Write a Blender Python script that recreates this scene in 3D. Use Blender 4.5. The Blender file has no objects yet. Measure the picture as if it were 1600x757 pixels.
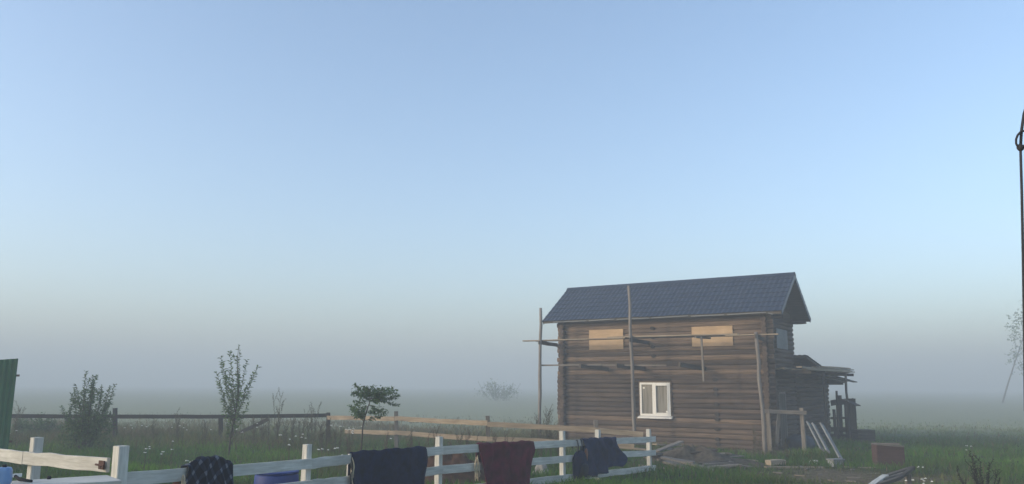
import bpy, math, random
import numpy as np
from mathutils import Vector, Matrix, Quaternion

# ---------------------------------------------------------------- camera, sky, sun, exposure
S = bpy.context.scene
COL = S.collection
R = math.radians
IW, IH, F = 1600.0, 757.0, 1250.0
CAMZ, PITCH, ROLL = 2.3, 0.1769, 0.0047
fw = Vector((0, math.cos(PITCH), math.sin(PITCH)))
up0 = Vector((0, -math.sin(PITCH), math.cos(PITCH)))
rt0 = Vector((1, 0, 0))
rt = rt0 * math.cos(ROLL) + up0 * math.sin(ROLL)
upv = up0 * math.cos(ROLL) - rt0 * math.sin(ROLL)
cam = bpy.data.cameras.new('camera')
cam.sensor_width = 36.0
cam.lens = 36.0 * F / IW
cam.clip_end = 3000
cam.clip_start = 0.05
camo = bpy.data.objects.new('camera', cam)
COL.objects.link(camo)
m = Matrix((rt, upv, -fw)).transposed().to_4x4()
m.translation = Vector((0, 0, CAMZ))
camo.matrix_world = m
S.camera = camo

SUN_EL = R(15.0)
sdir = Vector((-0.96, -0.28, 0)).normalized() * math.cos(SUN_EL) + Vector((0, 0, math.sin(SUN_EL)))
w = bpy.data.worlds.new('World')
S.world = w
w.use_nodes = True
nt = w.node_tree
nt.nodes.clear()
wo = nt.nodes.new('ShaderNodeOutputWorld')
bg = nt.nodes.new('ShaderNodeBackground')
sk = nt.nodes.new('ShaderNodeTexSky')
sk.sky_type = 'NISHITA'
sk.sun_disc = False
sk.sun_elevation = SUN_EL
sk.sun_rotation = math.atan2(sdir.x, sdir.y)
sk.air_density = 0.9
sk.dust_density = 2.2
sk.ozone_density = 1.5
bg.inputs['Strength'].default_value = 0.15
nt.links.new(sk.outputs['Color'], bg.inputs['Color'])
nt.links.new(bg.outputs['Background'], wo.inputs['Surface'])

sl = bpy.data.lights.new('sun', 'SUN')
sl.energy = 0.7
sl.angle = R(0.6)
sl.color = (1.0, 0.86, 0.68)
so = bpy.data.objects.new('sun', sl)
COL.objects.link(so)
so.rotation_euler = (-sdir).to_track_quat('-Z', 'Y').to_euler()

S.view_settings.view_transform = 'Standard'
S.view_settings.look = 'None'
S.view_settings.exposure = 1.22
S.view_settings.gamma = 1.0
S.render.engine = 'CYCLES'
S.cycles.use_denoising = True
S.cycles.volume_bounces = 2
S.cycles.max_bounces = 6
S.cycles.use_light_tree = False

# ---------------------------------------------------------------- helpers
def at(px, py, d):
    """point at forward distance d that the photograph shows at (px, py)"""
    a = (px - IW / 2) / F
    b = (IH / 2 - py) / F
    v = rt * a + upv * b + fw
    t = d / v.y
    return Vector((v.x * t, d, CAMZ + v.z * t))

def ss(a, b, x):
    t = np.clip((np.asarray(x, dtype=float) - a) / (b - a), 0, 1)
    return t * t * (3 - 2 * t)

def ground(x, y):
    x = np.asarray(x, dtype=float); y = np.asarray(y, dtype=float)
    z = 0.52 * (1 - ss(5, 24, y))
    z = z + 0.14 * ss(5, 14, -x) * ss(6, 14, y)
    n = 0.03 * np.sin(x * 1.3 + 0.7 * y) + 0.025 * np.sin(y * 1.9 - x * 0.6 + 1.0) + 0.02 * np.sin(x * 2.9 + y * 2.3)
    return z + n * (1 - ss(40, 90, np.hypot(x, y)))

def gz(x, y):
    return float(ground(x, y))

def on(px, d, lift=0.0):
    """point on the ground under pixel column px at forward distance d"""
    py = 603.5 + 2.2 * F / d
    for _ in range(6):
        p = at(px, py, d)
        py += (p.z - gz(p.x, p.y)) * F / d
    p = at(px, py, d)
    return Vector((p.x, p.y, gz(p.x, p.y) + lift))

MW = {}
def tag(o, label=None, cat=None, group=None, kind=None):
    if label: o['label'] = label
    if cat: o['category'] = cat
    if group: o['group'] = group
    if kind: o['kind'] = kind
    return o

def put(o, parent=None, M=None):
    M = M if M is not None else Matrix.Identity(4)
    if o.name not in COL.objects:
        COL.objects.link(o)
    MW[o.name] = M
    if parent is not None:
        o.parent = parent
        o.matrix_basis = MW[parent.name].inverted() @ M
    else:
        o.matrix_basis = M
    return o

def thing(name, loc, label, cat, group=None, rz=0.0):
    o = bpy.data.objects.new(name, None)
    o.empty_display_size = 0.1
    put(o, None, Matrix.Translation(loc) @ Matrix.Rotation(rz, 4, 'Z'))
    return tag(o, label, cat, group)

def mesh(name, V, Fc, mat=None, smooth=False):
    me = bpy.data.meshes.new(name)
    me.from_pydata([tuple(v) for v in V], [], [tuple(f) for f in Fc])
    if mat: me.materials.append(mat)
    if smooth:
        me.polygons.foreach_set('use_smooth', [True] * len(me.polygons))
    me.update()
    return me

def obj(name, me, parent=None, M=None):
    return put(bpy.data.objects.new(name, me), parent, M)

class MB:
    def __init__(s): s.V = []; s.F = []
    def add(s, V, Fc):
        k = len(s.V); s.V += [Vector(v) for v in V]; s.F += [tuple(i + k for i in f) for f in Fc]
    def box(s, lo, hi):
        x0, y0, z0 = lo; x1, y1, z1 = hi
        s.add([(x0,y0,z0),(x1,y0,z0),(x1,y1,z0),(x0,y1,z0),(x0,y0,z1),(x1,y0,z1),(x1,y1,z1),(x0,y1,z1)],
              [(3,2,1,0),(4,5,6,7),(0,1,5,4),(1,2,6,5),(2,3,7,6),(3,0,4,7)])
    def tube(s, pts, rad, n=6, cap=True):
        pts = [Vector(p) for p in pts]
        V = []; Fc = []
        a = None
        for i, p in enumerate(pts):
            d = (pts[min(i + 1, len(pts) - 1)] - pts[max(i - 1, 0)]).normalized()
            if a is None:
                a = d.orthogonal().normalized()
            a = (a - d * a.dot(d)).normalized()
            b = d.cross(a)
            r = rad[i] if hasattr(rad, '__len__') else rad
            for k in range(n):
                t = 2 * math.pi * k / n
                V.append(p + (a * math.cos(t) + b * math.sin(t)) * r)
        for i in range(len(pts) - 1):
            for k in range(n):
                Fc.append((i*n+k, i*n+(k+1) % n, (i+1)*n+(k+1) % n, (i+1)*n+k))
        if cap:
            Fc.append(tuple(reversed(range(n)))); Fc.append(tuple(range((len(pts)-1)*n, len(pts)*n)))
        s.add(V, Fc)
    def lathe(s, prof, n=24, c=(0, 0, 0)):
        V = []; Fc = []
        for r, z in prof:
            for k in range(n):
                t = 2 * math.pi * k / n
                V.append((c[0] + r * math.cos(t), c[1] + r * math.sin(t), c[2] + z))
        for i in range(len(prof) - 1):
            for k in range(n):
                Fc.append((i*n+k, i*n+(k+1) % n, (i+1)*n+(k+1) % n, (i+1)*n+k))
        Fc.append(tuple(reversed(range(n)))); Fc.append(tuple(range((len(prof)-1)*n, len(prof)*n)))
        s.add(V, Fc)
    def build(s, name, mat, parent=None, M=None, smooth=False, world=False):
        V = s.V
        if world and parent is not None:
            inv = MW[parent.name].inverted()
            V = [inv @ v for v in V]
            M = MW[parent.name]
        return obj(name, mesh(name, V, s.F, mat, smooth), parent, M)

def plank_mesh(L, wd, h, mat, seed, bend=0.0, rag=0.0, taper=0.0, nseg=6):
    """sawn board along local x, slightly uneven, softly chamfered section"""
    rnd = random.Random(seed)
    c = min(wd, h) * 0.07
    sec = [(-wd/2+c, -h/2), (wd/2-c, -h/2), (wd/2, -h/2+c), (wd/2, h/2-c), (wd/2-c, h/2), (-wd/2+c, h/2), (-wd/2, h/2-c), (-wd/2, -h/2+c)]
    V = []; Fc = []
    ph = rnd.uniform(0, 6)
    for i in range(nseg + 1):
        t = i / nseg
        x = -L/2 + L*t
        oy = bend * math.sin(math.pi*t) + rnd.uniform(-1, 1)*wd*0.02
        oz = bend*0.6*math.sin(math.pi*t + ph) + rnd.uniform(-1, 1)*h*0.05
        k = (1 - taper*t) * (1 + rnd.uniform(-1, 1)*0.03)
        for (y, z) in sec:
            xx = x
            if rag and i in (0, nseg):
                xx += rnd.uniform(-1, 1)*rag
            V.append((xx, y*k + oy, z*k + oz))
    for i in range(nseg):
        for k in range(8):
            Fc.append((i*8+k, (i+1)*8+k, (i+1)*8+(k+1) % 8, i*8+(k+1) % 8))
    Fc.append(tuple(range(8))); Fc.append(tuple(reversed(range(nseg*8, nseg*8+8))))
    return mesh('plank', V, Fc, mat)

def pole_mesh(L, r0, r1, mat, seed, n=9, nseg=8, wob=0.02):
    rnd = random.Random(seed)
    mb = MB()
    pts = []; rad = []
    for i in range(nseg + 1):
        t = i/nseg
        pts.append((-L/2 + L*t, rnd.uniform(-1, 1)*wob, rnd.uniform(-1, 1)*wob))
        rad.append((r0 + (r1-r0)*t)*(1 + rnd.uniform(-.07, .07)))
    mb.tube(pts, rad, n)
    return mesh('pole', mb.V, mb.F, mat, True)

def frame(p0, p1, up=(0, 0, 1)):
    p0 = Vector(p0); p1 = Vector(p1)
    x = (p1 - p0).normalized()
    u = Vector(up)
    if abs(x.dot(u)) > 0.98: u = Vector((0, 1, 0))
    y = u.cross(x).normalized()
    z = x.cross(y)
    M = Matrix((x, y, z)).transposed().to_4x4()
    M.translation = (p0 + p1)/2
    return M, (p1 - p0).length

SEED = [100]
def plank(name, p0, p1, wd, h, mat, parent=None, up=(0, 0, 1), bend=0.0, rag=0.0, taper=0.0, P=None):
    """wd lies across, h along `up`; P = matrix the points are given in"""
    SEED[0] += 1
    if P is not None:
        p0 = P @ Vector(p0); p1 = P @ Vector(p1); up = P.to_3x3() @ Vector(up)
    M, L = frame(p0, p1, up)
    return obj(name, plank_mesh(L, wd, h, mat, SEED[0], bend, rag, taper), parent, M)

def pole(name, p0, p1, r0, r1, mat, parent=None, P=None, wob=0.02):
    SEED[0] += 1
    if P is not None:
        p0 = P @ Vector(p0); p1 = P @ Vector(p1)
    M, L = frame(p0, p1)
    return obj(name, pole_mesh(L, r0, r1, mat, SEED[0], wob=wob), parent, M)

# ---------------------------------------------------------------- materials
def nodes(name):
    mt = bpy.data.materials.new(name)
    mt.use_nodes = True
    t = mt.node_tree
    b = t.nodes['Principled BSDF']
    return mt, t, b

def ramp(t, stops):
    r = t.nodes.new('ShaderNodeValToRGB')
    e = r.color_ramp.elements
    while len(e) < len(stops): e.new(0.5)
    for i, (p, c) in enumerate(stops):
        e[i].position = p; e[i].color = (*c, 1)
    return r

def wood(name, c0, c1, rough=0.85, grain=(1.2, 22, 22), var=0.35, bump=0.35, spots=None):
    mt, t, b = nodes(name)
    tc = t.nodes.new('ShaderNodeTexCoord')
    oi = t.nodes.new('ShaderNodeObjectInfo')
    add = t.nodes.new('ShaderNodeVectorMath'); add.operation = 'ADD'
    mul = t.nodes.new('ShaderNodeVectorMath'); mul.operation = 'SCALE'
    mul.inputs['Scale'].default_value = 37.0
    cmb = t.nodes.new('ShaderNodeCombineXYZ')
    for i in range(3): t.links.new(oi.outputs['Random'], cmb.inputs[i])
    t.links.new(cmb.outputs[0], mul.inputs[0])
    t.links.new(tc.outputs['Object'], add.inputs[0]); t.links.new(mul.outputs[0], add.inputs[1])
    mp = t.nodes.new('ShaderNodeMapping'); mp.inputs['Scale'].default_value = grain
    t.links.new(add.outputs[0], mp.inputs['Vector'])
    n = t.nodes.new('ShaderNodeTexNoise'); n.inputs['Scale'].default_value = 1.0
    n.inputs['Detail'].default_value = 6; n.inputs['Roughness'].default_value = 0.65
    t.links.new(mp.outputs[0], n.inputs['Vector'])
    r = ramp(t, [(0.28, c0), (0.72, c1)])
    t.links.new(n.outputs['Fac'], r.inputs['Fac'])
    n2 = t.nodes.new('ShaderNodeTexNoise'); n2.inputs['Scale'].default_value = 1.7; n2.inputs['Detail'].default_value = 4
    t.links.new(add.outputs[0], n2.inputs['Vector'])
    # weathering patches and per-piece tone
    hv = t.nodes.new('ShaderNodeHueSaturation')
    ma = t.nodes.new('ShaderNodeMath'); ma.operation = 'MULTIPLY_ADD'
    ma.inputs[1].default_value = var; ma.inputs[2].default_value = 1.0 - var/2
    t.links.new(oi.outputs['Random'], ma.inputs[0])
    mb_ = t.nodes.new('ShaderNodeMath'); mb_.operation = 'MULTIPLY_ADD'
    mb_.inputs[1].default_value = 0.7; mb_.inputs[2].default_value = 0.65
    t.links.new(n2.outputs['Fac'], mb_.inputs[0])
    mc = t.nodes.new('ShaderNodeMath'); mc.operation = 'MULTIPLY'
    t.links.new(ma.outputs[0], mc.inputs[0]); t.links.new(mb_.outputs[0], mc.inputs[1])
    t.links.new(mc.outputs[0], hv.inputs['Value'])
    t.links.new(r.outputs['Color'], hv.inputs['Color'])
    t.links.new(hv.outputs['Color'], b.inputs['Base Color'])
    b.inputs['Roughness'].default_value = rough
    b.inputs['Specular IOR Level'].default_value = 0.25
    bp = t.nodes.new('ShaderNodeBump'); bp.inputs['Strength'].default_value = bump; bp.inputs['Distance'].default_value = 0.02
    t.links.new(n.outputs['Fac'], bp.inputs['Height']); t.links.new(bp.outputs[0], b.inputs['Normal'])
    return mt

def plain(name, c, rough=0.6, var=0.15, scale=6.0, metal=0.0, bump=0.1, spec=0.4):
    mt, t, b = nodes(name)
    tc = t.nodes.new('ShaderNodeTexCoord')
    n = t.nodes.new('ShaderNodeTexNoise'); n.inputs['Scale'].default_value = scale; n.inputs['Detail'].default_value = 5
    t.links.new(tc.outputs['Object'], n.inputs['Vector'])
    lo = tuple(x*(1-var) for x in c); hi = tuple(min(1, x*(1+var)) for x in c)
    r = ramp(t, [(0.3, lo), (0.7, hi)])
    t.links.new(n.outputs['Fac'], r.inputs['Fac']); t.links.new(r.outputs['Color'], b.inputs['Base Color'])
    b.inputs['Roughness'].default_value = rough; b.inputs['Metallic'].default_value = metal
    b.inputs['Specular IOR Level'].default_value = spec
    bp = t.nodes.new('ShaderNodeBump'); bp.inputs['Strength'].default_value = bump; bp.inputs['Distance'].default_value = 0.02
    t.links.new(n.outputs['Fac'], bp.inputs['Height']); t.links.new(bp.outputs[0], b.inputs['Normal'])
    return mt

M_LOG = wood('weathered_log', (0.030, 0.021, 0.015), (0.130, 0.093, 0.068), var=0.55, grain=(0.55, 16, 16), bump=0.6)
M_LOGW = wood('warm_log', (0.050, 0.033, 0.022), (0.235, 0.165, 0.110), var=0.4)
M_CORE = plain('moss_caulking', (0.055, 0.042, 0.030), 0.95, 0.3, 12)
M_PALE = wood('pale_sawn_board', (0.18, 0.142, 0.098), (0.36, 0.29, 0.205), var=0.35)
M_GREYB = wood('grey_board', (0.11, 0.095, 0.078), (0.27, 0.235, 0.195), var=0.4)
M_DARKB = wood('dark_board', (0.045, 0.037, 0.029), (0.11, 0.092, 0.072), var=0.4)
M_BLACKB = wood('blackened_board', (0.014, 0.012, 0.010), (0.04, 0.035, 0.028), var=0.3)
M_GREYP = wood('grey_pole', (0.12, 0.104, 0.09), (0.27, 0.24, 0.21), var=0.25)
M_WHITE = wood('white_painted_wood', (0.40, 0.385, 0.33), (0.66, 0.645, 0.59), rough=0.65, var=0.18, bump=0.4, grain=(2.5, 26, 26))
M_DULLW = wood('chalky_white_board', (0.15, 0.155, 0.15), (0.26, 0.265, 0.255), rough=0.8, var=0.2)
M_PLY = wood('plywood', (0.42, 0.285, 0.16), (0.54, 0.38, 0.225), var=0.1, grain=(2, 14, 14), bump=0.1)
M_ROOF = plain('blue_roof_metal', (0.020, 0.032, 0.058), 0.45, 0.12, 3.0, 0.0, 0.05, 0.5)
M_PVC = plain('white_window_frame', (0.80, 0.78, 0.72), 0.35, 0.05, 4.0)
M_NAVY = plain('navy_cloth', (0.004, 0.009, 0.034), 0.95, 0.5, 9.0, bump=0.5, spec=0.1)
M_NAVY2 = plain('blue_cloth', (0.009, 0.019, 0.058), 0.95, 0.4, 9.0, bump=0.5, spec=0.1)
M_MAROON = plain('maroon_cloth', (0.085, 0.005, 0.018), 0.95, 0.55, 5.0, bump=0.5, spec=0.1)
M_BLACK = plain('black_fabric', (0.010, 0.011, 0.016), 0.85, 0.3, 10.0)
M_STRAW = plain('straw_fringe', (0.50, 0.40, 0.26), 0.9, 0.3, 20.0)
M_BLUEP = plain('blue_plastic', (0.008, 0.030, 0.17), 0.6, 0.2, 5.0)
M_LBLUE = plain('light_blue_plastic', (0.14, 0.26, 0.46), 0.4, 0.15, 5.0)
M_GREENM = plain('green_sheet_metal', (0.016, 0.105, 0.040), 0.5, 0.2, 3.0)
M_RUST = plain('rusty_iron', (0.075, 0.032, 0.020), 0.8, 0.4, 30.0)
M_REDBOX = wood('red_brown_painted_board', (0.050, 0.029, 0.024), (0.088, 0.049, 0.040), var=0.15)
M_LEATH = plain('brown_leather', (0.16, 0.055, 0.022), 0.6, 0.3, 14.0)
M_ROPE = plain('dark_rope', (0.030, 0.030, 0.034), 0.9, 0.4, 60.0)
M_SOIL = plain('red_brown_soil', (0.060, 0.032, 0.020), 1.0, 0.5, 7.0, bump=0.6, spec=0.05)
M_STONE = plain('grey_stone', (0.30, 0.28, 0.25), 0.9, 0.3, 9.0, bump=0.5)
M_BARK = plain('sapling_bark', (0.065, 0.055, 0.043), 0.9, 0.3, 30.0)
M_TARP = plain('blue_grey_tarp', (0.035, 0.05, 0.07), 0.7, 0.25, 6.0)

def leafmat(name, c0, c1):
    mt, t, b = nodes(name)
    g = t.nodes.new('ShaderNodeNewGeometry')
    r = ramp(t, [(0.0, c0), (1.0, c1)])
    t.links.new(g.outputs['Random Per Island'], r.inputs['Fac'])
    t.links.new(r.outputs['Color'], b.inputs['Base Color'])
    b.inputs['Roughness'].default_value = 0.6
    b.inputs['Specular IOR Level'].default_value = 0.3
    tr = t.nodes.new('ShaderNodeBsdfTranslucent')
    t.links.new(r.outputs['Color'], tr.inputs['Color'])
    mx = t.nodes.new('ShaderNodeMixShader'); mx.inputs[0].default_value = 0.25
    out = t.nodes['Material Output']
    t.links.new(b.outputs[0], mx.inputs[1]); t.links.new(tr.outputs[0], mx.inputs[2]); t.links.new(mx.outputs[0], out.inputs['Surface'])
    return mt
M_LEAF = leafmat('green_leaf', (0.05, 0.10, 0.026), (0.15, 0.24, 0.07))
M_LEAFD = leafmat('dark_leaf', (0.04, 0.085, 0.024), (0.115, 0.20, 0.062))
M_WEED = leafmat('dry_weed', (0.055, 0.050, 0.025), (0.13, 0.11, 0.055))
M_WEEDR = leafmat('reddish_weed', (0.07, 0.040, 0.025), (0.15, 0.085, 0.05))
M_FLOWER = plain('white_flower', (0.75, 0.75, 0.68), 0.8, 0.1)

def plaid():
    mt, t, b = nodes('plaid_cloth')
    tc = t.nodes.new('ShaderNodeTexCoord')
    sp = t.nodes.new('ShaderNodeSeparateXYZ')
    fac = None
    mpp = t.nodes.new('ShaderNodeMapping'); mpp.inputs['Rotation'].default_value = (0, 0, 0.6)
    t.links.new(tc.outputs['UV'], mpp.inputs[0]); t.links.new(mpp.outputs[0], sp.inputs[0])
    for ax, sc in ((0, 8.0), (1, 7.0)):
        m1 = t.nodes.new('ShaderNodeMath'); m1.operation = 'MULTIPLY'; m1.inputs[1].default_value = sc
        fr = t.nodes.new('ShaderNodeMath'); fr.operation = 'FRACT'
        ls = t.nodes.new('ShaderNodeMath'); ls.operation = 'LESS_THAN'; ls.inputs[1].default_value = 0.3
        t.links.new(sp.outputs[ax], m1.inputs[0]); t.links.new(m1.outputs[0], fr.inputs[0]); t.links.new(fr.outputs[0], ls.inputs[0])
        if fac is None: fac = ls
        else:
            ad = t.nodes.new('ShaderNodeMath'); ad.operation = 'ADD'
            t.links.new(fac.outputs[0], ad.inputs[0]); t.links.new(ls.outputs[0], ad.inputs[1]); fac = ad
    hf = t.nodes.new('ShaderNodeMath'); hf.operation = 'MULTIPLY'; hf.inputs[1].default_value = 0.5
    t.links.new(fac.outputs[0], hf.inputs[0])
    r = ramp(t, [(0.0, (0.006, 0.008, 0.018)), (0.5, (0.022, 0.028, 0.050)), (1.0, (0.13, 0.15, 0.19))])
    t.links.new(hf.outputs[0], r.inputs['Fac']); t.links.new(r.outputs['Color'], b.inputs['Base Color'])
    b.inputs['Roughness'].default_value = 0.95; b.inputs['Specular IOR Level'].default_value = 0.1
    return mt
M_PLAID = plaid()

def ground_mat():
    mt, t, b = nodes('meadow_ground')
    tc = t.nodes.new('ShaderNodeTexCoord')
    n1 = t.nodes.new('ShaderNodeTexNoise'); n1.inputs['Scale'].default_value = 0.22; n1.inputs['Detail'].default_value = 6
    n2 = t.nodes.new('ShaderNodeTexNoise'); n2.inputs['Scale'].default_value = 5.0; n2.inputs['Detail'].default_value = 8; n2.inputs['Roughness'].default_value = 0.7
    t.links.new(tc.outputs['Object'], n1.inputs['Vector']); t.links.new(tc.outputs['Object'], n2.inputs['Vector'])
    r1 = ramp(t, [(0.3, (0.026, 0.052, 0.012)), (0.5, (0.040, 0.066, 0.018)), (0.7, (0.062, 0.062, 0.028))])
    t.links.new(n1.outputs['Fac'], r1.inputs['Fac'])
    at_ = t.nodes.new('ShaderNodeAttribute'); at_.attribute_name = 'bare'
    r2 = ramp(t, [(0.3, (0.085, 0.068, 0.045)), (0.7, (0.20, 0.165, 0.11))])
    t.links.new(n2.outputs['Fac'], r2.inputs['Fac'])
    mx = t.nodes.new('ShaderNodeMixRGB')
    t.links.new(at_.outputs['Fac'], mx.inputs[0]); t.links.new(r1.outputs['Color'], mx.inputs[1]); t.links.new(r2.outputs['Color'], mx.inputs[2])
    fa = t.nodes.new('ShaderNodeAttribute'); fa.attribute_name = 'painted_haze'
    hx = t.nodes.new('ShaderNodeMixRGB'); hx.inputs[2].default_value = (0.31, 0.33, 0.22, 1)  # pale colour stands in for thicker fog over the far ground
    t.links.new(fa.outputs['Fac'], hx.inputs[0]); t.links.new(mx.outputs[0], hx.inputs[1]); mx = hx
    mu = t.nodes.new('ShaderNodeMixRGB'); mu.blend_type = 'MULTIPLY'; mu.inputs[0].default_value = 0.7
    r3 = ramp(t, [(0.25, (0.45, 0.45, 0.45)), (0.75, (1.25, 1.25, 1.2))])
    t.links.new(n2.outputs['Fac'], r3.inputs['Fac'])
    t.links.new(mx.outputs[0], mu.inputs[1]); t.links.new(r3.outputs['Color'], mu.inputs[2])
    t.links.new(mu.outputs[0], b.inputs['Base Color'])
    b.inputs['Roughness'].default_value = 1.0; b.inputs['Specular IOR Level'].default_value = 0.05
    bp = t.nodes.new('ShaderNodeBump'); bp.inputs['Strength'].default_value = 0.8; bp.inputs['Distance'].default_value = 0.08
    t.links.new(n2.outputs['Fac'], bp.inputs['Height']); t.links.new(bp.outputs[0], b.inputs['Normal'])
    return mt

def grass_mat():
    mt, t, b = nodes('grass_blades')
    a = t.nodes.new('ShaderNodeAttribute'); a.attribute_name = 'tint'
    t.links.new(a.outputs['Color'], b.inputs['Base Color'])
    b.inputs['Roughness'].default_value = 0.7; b.inputs['Specular IOR Level'].default_value = 0.2
    tr = t.nodes.new('ShaderNodeBsdfTranslucent'); t.links.new(a.outputs['Color'], tr.inputs['Color'])
    mx = t.nodes.new('ShaderNodeMixShader'); mx.inputs[0].default_value = 0.3
    t.links.new(b.outputs[0], mx.inputs[1]); t.links.new(tr.outputs[0], mx.inputs[2])
    t.links.new(mx.outputs[0], t.nodes['Material Output'].inputs['Surface'])
    return mt

# ---------------------------------------------------------------- ground and grass
HOUSE = (9.491, 29.21); YAW = -0.5756
HM = Matrix.Translation((HOUSE[0], HOUSE[1], 0)) @ Matrix.Rotation(YAW, 4, 'Z')
LEN, WID, ZE, ZR, OV, EV = 9.0, 3.6, 4.98, 6.54, 0.45, 0.40
DEP = 10.4      # depth of tower and rear wing together
def to_uv(x, y):
    dx = np.asarray(x) - HOUSE[0]; dy = np.asarray(y) - HOUSE[1]
    c, s = math.cos(YAW), math.sin(YAW)
    return dx*c + dy*s, -dx*s + dy*c

def lump(x, y, k=0.0):
    return (np.sin(x*0.9 + 1.7*np.sin(y*0.5 + k)) + np.sin(y*1.1 + 1.3*np.sin(x*0.7 + 2*k) + k) + np.sin((x + y)*0.43 + k))/3

def bareness(x, y):
    u, v = to_uv(x, y)
    # trodden yard in front of the gable side, plus the strip under the walls
    a = np.exp(-(((x - 8.6)/2.6)**2 + ((y - 20.5)/2.6)**2))*1.15
    a = np.maximum(a, np.exp(-(((x - 11.0)/4.0)**2 + ((y - 17.0)/2.0)**2))*0.6)
    strip = (1 - ss(0.5, 2.2, -v))*(1 - ss(0.0, 1.0, u))*ss(-LEN-1, -LEN, u)*0.75
    a = np.maximum(a, strip*(v < 1))
    a = a + 0.25*lump(x*2, y*2, 1.0)*(a > 0.1)
    return np.clip(a, 0, 1)

def build_ground():
    def axis(lo, hi, a, b, step, ratio):
        c = list(np.arange(a, b + 1e-6, step)); s = step; x = a
        while x > lo: s *= ratio; x -= s; c.insert(0, max(x, lo))
        s = step; x = b
        while x < hi: s *= ratio; x += s; c.append(min(x, hi))
        return np.array(c)
    xs = axis(-700, 700, -26, 30, 0.5, 1.25); ys = axis(-60, 900, -4, 46, 0.5, 1.25)
    X, Y = np.meshgrid(xs, ys)
    Z = ground(X, Y)
    nx, ny = len(xs), len(ys)
    V = np.stack([X.ravel(), Y.ravel(), Z.ravel()], 1)
    idx = np.arange(nx*ny).reshape(ny, nx)
    Fc = np.stack([idx[:-1, :-1].ravel(), idx[:-1, 1:].ravel(), idx[1:, 1:].ravel(), idx[1:, :-1].ravel()], 1)
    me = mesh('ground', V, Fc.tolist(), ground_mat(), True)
    at_ = me.attributes.new('bare', 'FLOAT', 'POINT')
    at_.data.foreach_set('value', bareness(X, Y).ravel().astype(np.float32))
    ha = me.attributes.new('painted_haze', 'FLOAT', 'POINT')
    ha.data.foreach_set('value', ss(32, 48, Y).ravel().astype(np.float32))  # painted fog paleness grows with distance, softening the horizon
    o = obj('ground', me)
    tag(o, 'rough meadow ground of grass and trodden earth', 'ground', kind='structure')
build_ground()

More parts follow.
